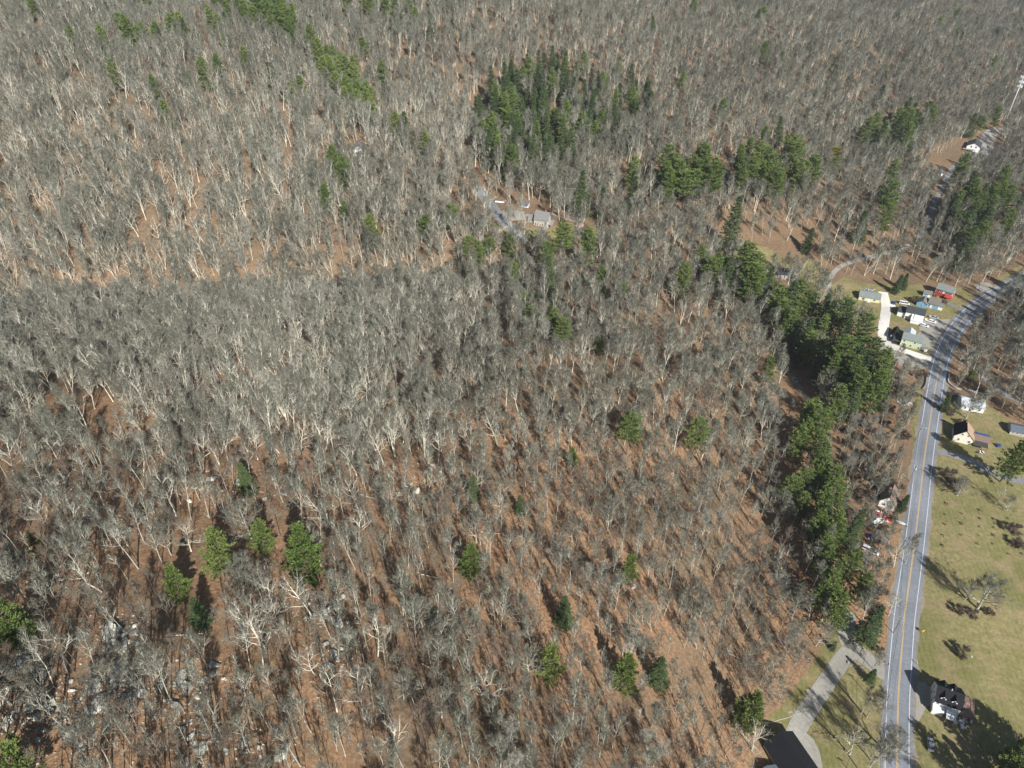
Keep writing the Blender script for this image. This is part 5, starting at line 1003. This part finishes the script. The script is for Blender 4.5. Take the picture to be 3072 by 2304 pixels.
for i_, (px, py, s, var, lab) in enumerate(LONE):
    if lab is None: continue
    if i_ < 22 and var in ('pineC', 'pineD'): var = 'young' if i_ % 2 else 'youngB'; s *= 1.08
    PRH = {'young': 15, 'youngB': 16, 'pineA': 20, 'pineB': 22, 'pineC': 18, 'pineD': 15, 'hemA': 17, 'hemB': 20, 'spruce': 16}[var] * s * (evs(at(px, py)[1]) if var != 'spruce' else 1)
    x, y = base_xy(px, py, PRH * (.5 if var in ('hemA', 'hemB', 'spruce') else .6)); EV.append((var, x, y, s, lab, None))
PROTO['sapling'] = dict(t=PROTO['bush']['t'].copy(), c=PROTO['bush']['c'].copy(), kind='leafless_shrub', objs=None)
for q_ in 'tc': PROTO['sapling'][q_].materials[0] = M['straw']
# golden tree
PROTO['gold'] = dict(t=PROTO['pineD']['t'], c=PROTO['pineD']['c'].copy(), kind='pine_tree', objs=None); PROTO['gold']['c'].materials[0] = M['needle_gold']
x, y = base_xy(2498, 482, 9); EV.append(('gold', x, y, .95, 'golden yellow pine at the end of the upper right pine row', None))
rc = np.random.RandomState(5)
for poly, cnt, vs_, (s0, s1), where, grp in CL:
    P = np.array(poly, float); got = []
    for _ in range(cnt * 60):
        if len(got) >= cnt: break
        px = rc.uniform(P[:, 0].min(), P[:, 0].max()); py = rc.uniform(P[:, 1].min(), P[:, 1].max())
        if not inside(px, py, poly): continue
        x, y = base_xy(px, py, 11)
        if any((x - a) ** 2 + (y - b) ** 2 < (4.6 if py > 700 else 5.2) ** 2 for a, b in got): continue
        if any((x - e[1]) ** 2 + (y - e[2]) ** 2 < 16 for e in EV): continue
        got.append((x, y)); v = vs_[rc.randint(len(vs_))]
        kd = 'pine' if v.startswith('pine') else 'spruce' if v == 'spruce' else 'hemlock'
        adj = {'pineA': 'layered dark green', 'pineB': 'tall tufted', 'pineC': 'broad bright green', 'hemA': 'narrow dark', 'hemB': 'tall dense dark', 'spruce': 'dark conical'}[v]
        EV.append((v, x, y, rc.uniform(s0, s1), '%s %s %s' % (adj, kd, where), grp))
def farlab(px, py):
    if px < 700: return 'on the far left hillside', 'scattered evergreens, far left hillside'
    if px < 1400: return 'on the far hillside left of centre', 'scattered evergreens, far hillside'
    if px < 2150: return 'on the far wooded slope at centre', 'scattered evergreens, far slope at centre'
    return 'on the far wooded slope at upper right', 'scattered evergreens, upper right'
for i, (px, py) in enumerate(PTS):
    v = ['pineA', 'pineC', 'hemA', 'pineD'][i % 4]; s = rc.uniform(.8, 1.05) if py > 60 else 1.05
    x, y = base_xy(px, py, 9); a, b = farlab(px, py); kd = 'hemlock' if v == 'hemA' else 'pine'
    EV.append((v, x, y, s, 'small %s %s standing apart %s' % ({'pineA': 'layered', 'pineC': 'broad green', 'hemA': 'narrow dark', 'pineD': 'flat-topped'}[v], kd, a), b))
for v, x, y, s, lab, grp in EV:
    place(v, x, y, s, rc.uniform(0, 6.28), lab, grp, (rc.normal(0, .03), rc.normal(0, .03))); KEEP.append((x, y, 2.4 * s))
# --- open-grown bare trees and bushes by lawns and road: (base px, py, scale, variant, label)
OPEN = [
 (2933, 1825, 1.05, 'roundA', 'large bare tree on the lawn, right one of the two above the round bush'), (2893, 1802, .85, 'mapleC', 'bare tree in the thicket on the lawn, left of the largest one'),
 (2871, 1486, .68, 'roundA', 'wide low bare tree ringed by fallen leaves beside the road'), (2987, 1512, .6, 'oakA', 'small wide bare tree at the right edge of the lawn below the grey drive'),
 (2898, 1254, .85, 'roundA', 'bare tree behind the tan roofed house'), (2892, 1122, 1.1, 'oakA', 'tall pale leaning tree beside the road bend'),
 (3040, 1180, 1.1, 'mapleB', 'tall pale tree in the shaded wood at the right edge'), (2665, 1846, .85, 'oakA', 'bare tree leaning over the road above the drive mouth'),
 (2618, 2006, .62, 'mapleC', 'small bare tree in the wedge between drive and road'), (2600, 2152, .9, 'mapleA', 'bare tree beside the road below the drive mouth'),
 (2585, 2140, .7, 'oakC', 'smaller bare tree left of the roadside one on the estate lawn'), (2548, 2262, 1.0, 'oakA', 'crooked bare tree at the bottom of the estate lawn'),
 (2620, 2290, 1.0, 'mapleA', 'fine-twigged tree at the bottom edge beside the road'), (2655, 2260, .9, 'roundA', 'bare tree overhanging the left road edge at the bottom'),
 (2590, 2330, 1.0, 'oakC', 'grey bare tree cut by the bottom edge beside the road'), (2850, 2420, .6, 'roundA', 'bare crown rising from below the bottom edge right of the car'),
 (2940, 2420, .7, 'mapleA', 'bare crown rising from below the bottom edge near the corner'), (2402, 2122, .3, 'roundA', 'small ornamental tree ringed by a stone edge'),
 (2590, 985, .75, 'oakC', 'dark branching tree in front of the cream outbuilding'), (2630, 975, .55, 'poleC', 'pale thin tree beside the white gravel drive'),
 (2985, 1005, .8, 'mapleC', 'bare tree just right of the road bend'), (2680, 1700, .9, 'oakA', 'bare tree leaning over the road above the junk yard'),
 (2715, 1690, .8, 'mapleA', 'fine-twigged tree at the road edge below the junk yard'), (2650, 1560, .8, 'mapleC', 'bare tree at the junk yard behind the brown roofed house'),
 (2255, 2250, 1.0, 'oakA', 'pale crooked tree left of the dark roofed estate house'), (1572, 702, .8, 'oakA', 'pale bare tree on the lawn in front of the grey house'),
 (1535, 690, .95, 'mapleC', 'tall bare tree between the driveway and the grey house'), (1555, 670, .9, 'oakC', 'bare tree behind the one between driveway and grey house'),
 (1703, 678, .8, 'mapleA', 'bare tree between the grey house and the red shed'), (2030, 1050, .9, 'oakA', 'pale crooked tree high on the right of the hillside'),
 (3020, 1530, .5, 'roundA', 'low bare bush tree at the right edge of the lawn'), (2960, 1200, .8, 'roundA', 'bare tree over the half-hidden pale roof'),
 (2935, 1235, .75, 'mapleC', 'bare tree below the half-hidden pale roof'), (2740, 1140, .6, 'mapleC', 'bare tree inside the road bend below the gravel mouth'),
]
for px, py, s, v, lab in OPEN:
    p = at(px, py); place(v, p[0], p[1], s, rc.uniform(0, 6.28), lab, None, (rc.normal(0, .03), rc.normal(0, .03))); KEEP.append((p[0], p[1], 3))
BUSH = [(2878, 1962, 1.15, 'round dark leafless bush alone on the lawn'), (2845, 1440, 1.6, 'wide purplish brown thicket beside the road, upper one'), (2862, 1462, 1.5, 'wide purplish brown thicket beside the road, lower one'),
        (2868, 1835, .9, 'low brown bush left of the lawn trees'), (2915, 1850, 1.0, 'low brown bush under the lawn trees'), (2800, 890, .9, 'brown bush behind the blue shed'), (2738, 905, 1.2, 'bare brown bush left of the blue house'),
        (2830, 912, .8, 'brown hedge in front of the red house'), (2860, 1190, 1.1, 'dark red bush beside the curved wall'), (2760, 1130, 1.3, 'dark bush in the hollow inside the road bend'), (2640, 1960, .7, 'purplish shrub by the drive mouth'),
        (2965, 1840, .8, 'low brush right of the large lawn tree'), (3040, 1600, 1.3, 'tangle of brambles at the right edge of the lawn, upper one'), (3055, 1640, 1.2, 'tangle of brambles at the right edge of the lawn, lower one'), (2880, 1270, .9, 'russet bush left of the tree behind the tan house'), (2850, 1245, 1.0, 'russet bush between road and tan house')]
for px, py, s, lab in BUSH:
    p = at(px, py); place('bush', p[0], p[1], s, rc.uniform(0, 6.28), lab); KEEP.append((p[0], p[1], 2.5 * s))
# young orchard stems on the lawn
z2 = lambda x, y: (2400 + x / 3.29, 1204 + y / 3.29)
SAP = [(1430, 1120), (1430, 1215), (1595, 1215), (1590, 1325), (1600, 1115), (1780, 1080), (1775, 1245), (1775, 1160), (1915, 1165), (1915, 1250), (1415, 1330), (1405, 1430), (1765, 1330), (1750, 1410), (1910, 1330), (1905, 1410), (2055, 1160), (2055, 1240), (2050, 1325), (2060, 1415), (2195, 1240), (2195, 1320), (2190, 1410), (1445, 1015), (2060, 1510), (2190, 1510)]
for i, (a, b) in enumerate(SAP):
    px, py = z2(a, b); p = at(px, py); place('sapling', p[0], p[1], .2 + .05 * (i % 3), rc.uniform(0, 6.28), 'small straw-coloured young shrub in the planted rows on the lawn', 'young shrubs planted in rows on the lawn', cat='young shrub'); KEEP.append((p[0], p[1], 1))

# --- the leafless wood
NO = GRASS + [W(p) for p in [
    [(2130, 722), (2440, 722), (2470, 900), (2400, 850), (2300, 805), (2130, 778)],
    [(1400, 660), (1440, 640), (1460, 700), (1400, 710)], [(1430, 580), (1480, 580), (1590, 700), (1575, 740), (1540, 720)], [(1560, 610), (1600, 610), (1640, 640), (1665, 665), (1700, 680), (1700, 760), (1590, 745)],
    [(2760, 490), (2860, 440), (2890, 420), (2990, 385), (3000, 470), (2900, 520), (2840, 590), (2780, 570)],
    [(1050, 440), (1110, 435), (1120, 500), (1045, 505)],
    [(2640, 860), (2700, 900), (2690, 1030), (2640, 1040), (2560, 930)], [(2600, 1000), (2800, 1050), (2810, 1120), (2720, 1110), (2640, 1070)],
    [(2235, 2170), (2340, 2170), (2440, 2304), (2440, 2500), (2235, 2500)], [(2970, 400), (3035, 365), (3050, 385), (2985, 420)],
    [(2855, 1195), (2970, 1190), (2975, 1245), (2860, 1240)], [(2340, 1100), (2400, 1090), (2440, 1200), (2390, 1240), (2350, 1180)],
    [(3030, 560), (3036, 560), (3036, 562)],
]] + GRAVEL
SPARSE = [W(p) for p in [[(2310, 1080), (2420, 1080), (2470, 1250), (2400, 1480), (2340, 1600), (2330, 1400), (2300, 1250)], [(2130, 640), (2300, 640), (2440, 700), (2440, 780), (2300, 740), (2150, 720)],
                         [(2450, 760), (2600, 700), (2800, 760), (2900, 830), (2700, 850), (2560, 830)], [(520, 500), (620, 490), (640, 700), (560, 720)], [(1200, 560), (1440, 600), (1440, 650), (1280, 650)], [(1400, 650), (1440, 585), (1480, 575), (1570, 600), (1620, 640), (1560, 720), (1450, 700)]]]
BRUSHY = [W(p) for p in [[(2560, 1120), (2790, 1120), (2740, 1600), (2700, 1850), (2600, 1860), (2500, 1600), (2500, 1300)]]]
rf = np.random.RandomState(3); cand = []
yv = -60.0
while yv < 1750:
    s = 6.2 + max(0, yv - 200) * .004; s = min(s, 7.5)
    half = 190 + max(yv, 0) * .92
    for xv in np.arange(-half, half, s):
        cand.append((xv + rf.uniform(-.48, .48) * s, yv + rf.uniform(-.48, .48) * s, 0))
    yv += s
yv = 0.0                                     # thin understorey stems on the near hillside
while yv < 330:
    for xv in np.arange(-200, 110, 4.3): cand.append((xv + rf.uniform(-2.1, 2.1), yv + rf.uniform(-2.1, 2.1), 1))
    yv += 4.3
yv = 100.0
while yv < 480:
    for xv in np.arange(90, 300, 3.6): cand.append((xv + rf.uniform(-1.8, 1.8), yv + rf.uniform(-1.8, 1.8), 2))
    yv += 3.6
cand = np.array(cand); X, Y, U = cand.T; Z = th(X, Y)
PX, PY, DP = proj(X, Y, Z + 8)
ok = (DP > 20) & (PX > -420) & (PX < PW + 520) & (PY > -140) & (PY < PH + 520)
ok &= dist_poly(X, Y, ROAD[::3]) > 9.5
for C, hw in DR.values(): ok &= dist_poly(X, Y, C[::3]) > hw + 1.6
for p in NO: ok &= ~inside(X, Y, p)
for c_ in CL[:1] + CL[1:3]: ok &= ~(inside(X, Y, W(c_[0])) & (rf.rand(len(X)) < .35))
for k_, c_ in enumerate(CL[3:]): ok &= ~(inside(X, Y, W(c_[0])) & (rf.rand(len(X)) < (.72, .25, .45, .5, .5, .4, .4, .4, .5, .5)[k_]))
for p in SPARSE: ok &= ~(inside(X, Y, p) & (rf.rand(len(X)) < .55))
br = np.zeros(len(X), bool)
for p in BRUSHY: br |= inside(X, Y, p)
ok &= (U < 2) | br
for e_ in EV[:26]: ok &= ~((abs(X - e_[1]) < 4.2) & (Y > e_[2] - 11) & (Y < e_[2] + 4))
for (a, b, r) in KEEP: ok &= (X - a) ** 2 + (Y - b) ** 2 > r * r
# density changes over the hillside: open near the boulders, thick on the middle and far slopes
dens = np.where((PY > 1500) & (PX < 2300), np.where(U > 0, .8, .58), np.where(U > 0, .25, 1.0))
dens = np.where(U == 2, .7, dens)
dens = dens * np.clip(1.05 + .5 * vnoise(X, Y, 26, 9.0) + .3 * vnoise(X, Y, 11, 3.0), np.where(Y > 330, .55, .3), 1)
dens = np.where(dist_poly(X, Y, np.array(_g)) < 26, 1.0, dens)
ok &= rf.rand(len(X)) < dens
X, Y, U, PX, PY, DP, br = [a[ok] for a in (X, Y, U, PX, PY, DP, br)]
names = ['oakA', 'oakB', 'oakC', 'mapleA', 'mapleB', 'mapleC', 'birch', 'poleA', 'poleB', 'poleC', 'bush', 'slimA', 'slimB', 'slimC', 'vaseA', 'wideA']
VAR = np.zeros(len(X), int); SC = np.zeros(len(X))
for i in range(len(X)):
    r = rf.rand()
    if U[i] == 2: v = [3, 8, 8, 5, 10, 6, 9, 10][int(r * 8)]; s = rf.uniform(.45, .8)
    elif U[i] > 0: v = [7, 7, 8, 6][int(r * 4)]; s = rf.uniform(.7, 1.15)
    elif br[i]: v = [3, 5, 8, 10, 10, 9, 6][int(r * 7)]; s = rf.uniform(.55, .85)
    elif PY[i] > 1350 and PX[i] < 1500 and r < .9: v = [11, 12, 13, 6, 12, 11, 0, 12, 11, 1][int(r / .9 * 10)]; s = rf.uniform(.7, 1.05)
    elif PY[i] > 1350 and PX[i] < 2350: v = [11, 12, 13, 6, 2, 5, 12, 15][int(r * 8)]; s = rf.uniform(.65, 1.0)
    elif PX[i] < 1500 and PY[i] > 250: v = [0, 14, 14, 3, 4, 5, 14, 15, 13, 1][int(r * 10)]; s = rf.uniform(.62, 1.1)
    else: v = [2, 3, 4, 5, 15, 4, 6, 14, 11, 12][int(r * 10)]; s = rf.uniform(.6, 1.02)
    if (v < 7 or v > 10) and not br[i]: s *= 1.0 + .24 * min(1, max(0, (Y[i] - 200) / 200))
    if v == 10: s = rf.uniform(.7, 1.3)
    VAR[i] = v; SC[i] = s
HT = np.array([18, 17, 20, 20, 22, 19, 18, 15, 13, 11, 4, 19, 17, 20, 20, 17])[VAR] * SC
vis = (PX > 0) & (PX < PW) & (PY > 0) & (PY < PH) & (VAR != 10)
order = np.argsort(-(np.where(vis, HT / DP, 0))); near = set(order[:300 - len(OPEN)].tolist())
ROT = rf.uniform(0, 6.283, len(X)); TX = rf.normal(0, .05, len(X)); TY = rf.normal(0, .05, len(X))
for i in sorted(near):
    v = names[VAR[i]]; wh = region(PX[i], PY[i])
    place(v, X[i], Y[i], SC[i], ROT[i], '%s leafless tree %s' % (FAN[v], wh), 'leafless trees ' + wh, (TX[i], TY[i]))
for v in names:
    if PROTO[v]['objs'] is None:
        j = [i for i in range(len(X)) if names[VAR[i]] == v and vis[i] and i not in near][0] if v != 'bush' else None
rest = np.array([i for i in range(len(X)) if i not in near])
def stuff(nm, sel, label, cat):
    me = bpy.data.meshes.new(nm); P = np.stack([X[sel], Y[sel], th(X[sel], Y[sel]) - .1], 1)
    me.vertices.add(len(sel)); me.vertices.foreach_set('co', P.ravel())
    def A(n_, t, d): a = me.attributes.new(n_, t, 'POINT'); a.data.foreach_set('vector' if t == 'FLOAT_VECTOR' else 'value', d)
    A('tree_turn', 'FLOAT_VECTOR', np.stack([TX[sel], TY[sel], ROT[sel]], 1).ravel().astype(np.float32))
    A('tree_size', 'FLOAT_VECTOR', np.stack([SC[sel], SC[sel], SC[sel] * rf.uniform(.94, 1.08, len(sel))], 1).ravel().astype(np.float32))
    A('tree_kind', 'INT', VAR[sel].astype(np.int32))
    o = bpy.data.objects.new(nm, me); COL.objects.link(o); tag(o, label, cat, kind='stuff')
    ng = bpy.data.node_groups.new(nm, 'GeometryNodeTree'); ng.interface.new_socket('Geometry', in_out='INPUT', socket_type='NodeSocketGeometry'); ng.interface.new_socket('Geometry', in_out='OUTPUT', socket_type='NodeSocketGeometry')
    gi = ng.nodes.new('NodeGroupInput'); go = ng.nodes.new('NodeGroupOutput'); jo_all = ng.nodes.new('GeometryNodeJoinGeometry')
    kn = ng.nodes.new('GeometryNodeInputNamedAttribute'); kn.data_type = 'INT'; kn.inputs[0].default_value = 'tree_kind'
    tn = ng.nodes.new('GeometryNodeInputNamedAttribute'); tn.data_type = 'FLOAT_VECTOR'; tn.inputs[0].default_value = 'tree_turn'
    sn = ng.nodes.new('GeometryNodeInputNamedAttribute'); sn.data_type = 'FLOAT_VECTOR'; sn.inputs[0].default_value = 'tree_size'
    for k_, v in enumerate(names):
        if not (VAR[sel] == k_).any() or PROTO[v]['objs'] is None: continue
        jn = ng.nodes.new('GeometryNodeJoinGeometry')
        for ob in PROTO[v]['objs'][:2]:
            oi = ng.nodes.new('GeometryNodeObjectInfo'); oi.transform_space = 'ORIGINAL'; oi.inputs[0].default_value = ob; oi.inputs[1].default_value = False
            ng.links.new(oi.outputs['Geometry'], jn.inputs[0])
        gti = ng.nodes.new('GeometryNodeGeometryToInstance'); ng.links.new(jn.outputs[0], gti.inputs[0])
        cp = ng.nodes.new('FunctionNodeCompare'); cp.data_type = 'INT'; cp.operation = 'EQUAL'
        ng.links.new(kn.outputs[0], cp.inputs[2]); cp.inputs[3].default_value = k_
        iop = ng.nodes.new('GeometryNodeInstanceOnPoints'); ng.links.new(gi.outputs[0], iop.inputs['Points']); ng.links.new(cp.outputs[0], iop.inputs['Selection'])
        ng.links.new(gti.outputs[0], iop.inputs['Instance']); ng.links.new(tn.outputs[0], iop.inputs['Rotation']); ng.links.new(sn.outputs[0], iop.inputs['Scale'])
        ng.links.new(iop.outputs[0], jo_all.inputs[0])
    ng.links.new(jo_all.outputs[0], go.inputs[0]); md = o.modifiers.new('scatter', 'NODES'); md.node_group = ng; return o
stuff('woodland', rest, 'leafless grey-brown forest covering the hillsides behind and between the nearer trees', 'forest')
print('trees: wood', len(rest), 'evergreen', len(EV), 'faces', {k_: (len(v['t'].polygons), len(v['c'].polygons)) for k_, v in PROTO.items()})

# ---------------------------------------------------------------- the air
hz = MB(); hz.box(-1560, 1760, -160, 2320, float(ZZ.min()) - 1, float(ZZ.max()) + 45)
hm = bpy.data.materials.new('haze_air'); hm.use_nodes = True; hn = hm.node_tree; hn.nodes.clear()
ho = hn.nodes.new('ShaderNodeOutputMaterial'); hv = hn.nodes.new('ShaderNodeVolumePrincipled'); hv.inputs['Density'].default_value = HAZE; hv.inputs['Color'].default_value = (.86, .92, 1.0, 1); hv.inputs['Anisotropy'].default_value = .2
hn.links.new(hv.outputs[0], ho.inputs['Volume'])
hzo = hz.build('haze', hm); tag(hzo, 'thin pale haze over the hills', 'haze', kind='stuff')
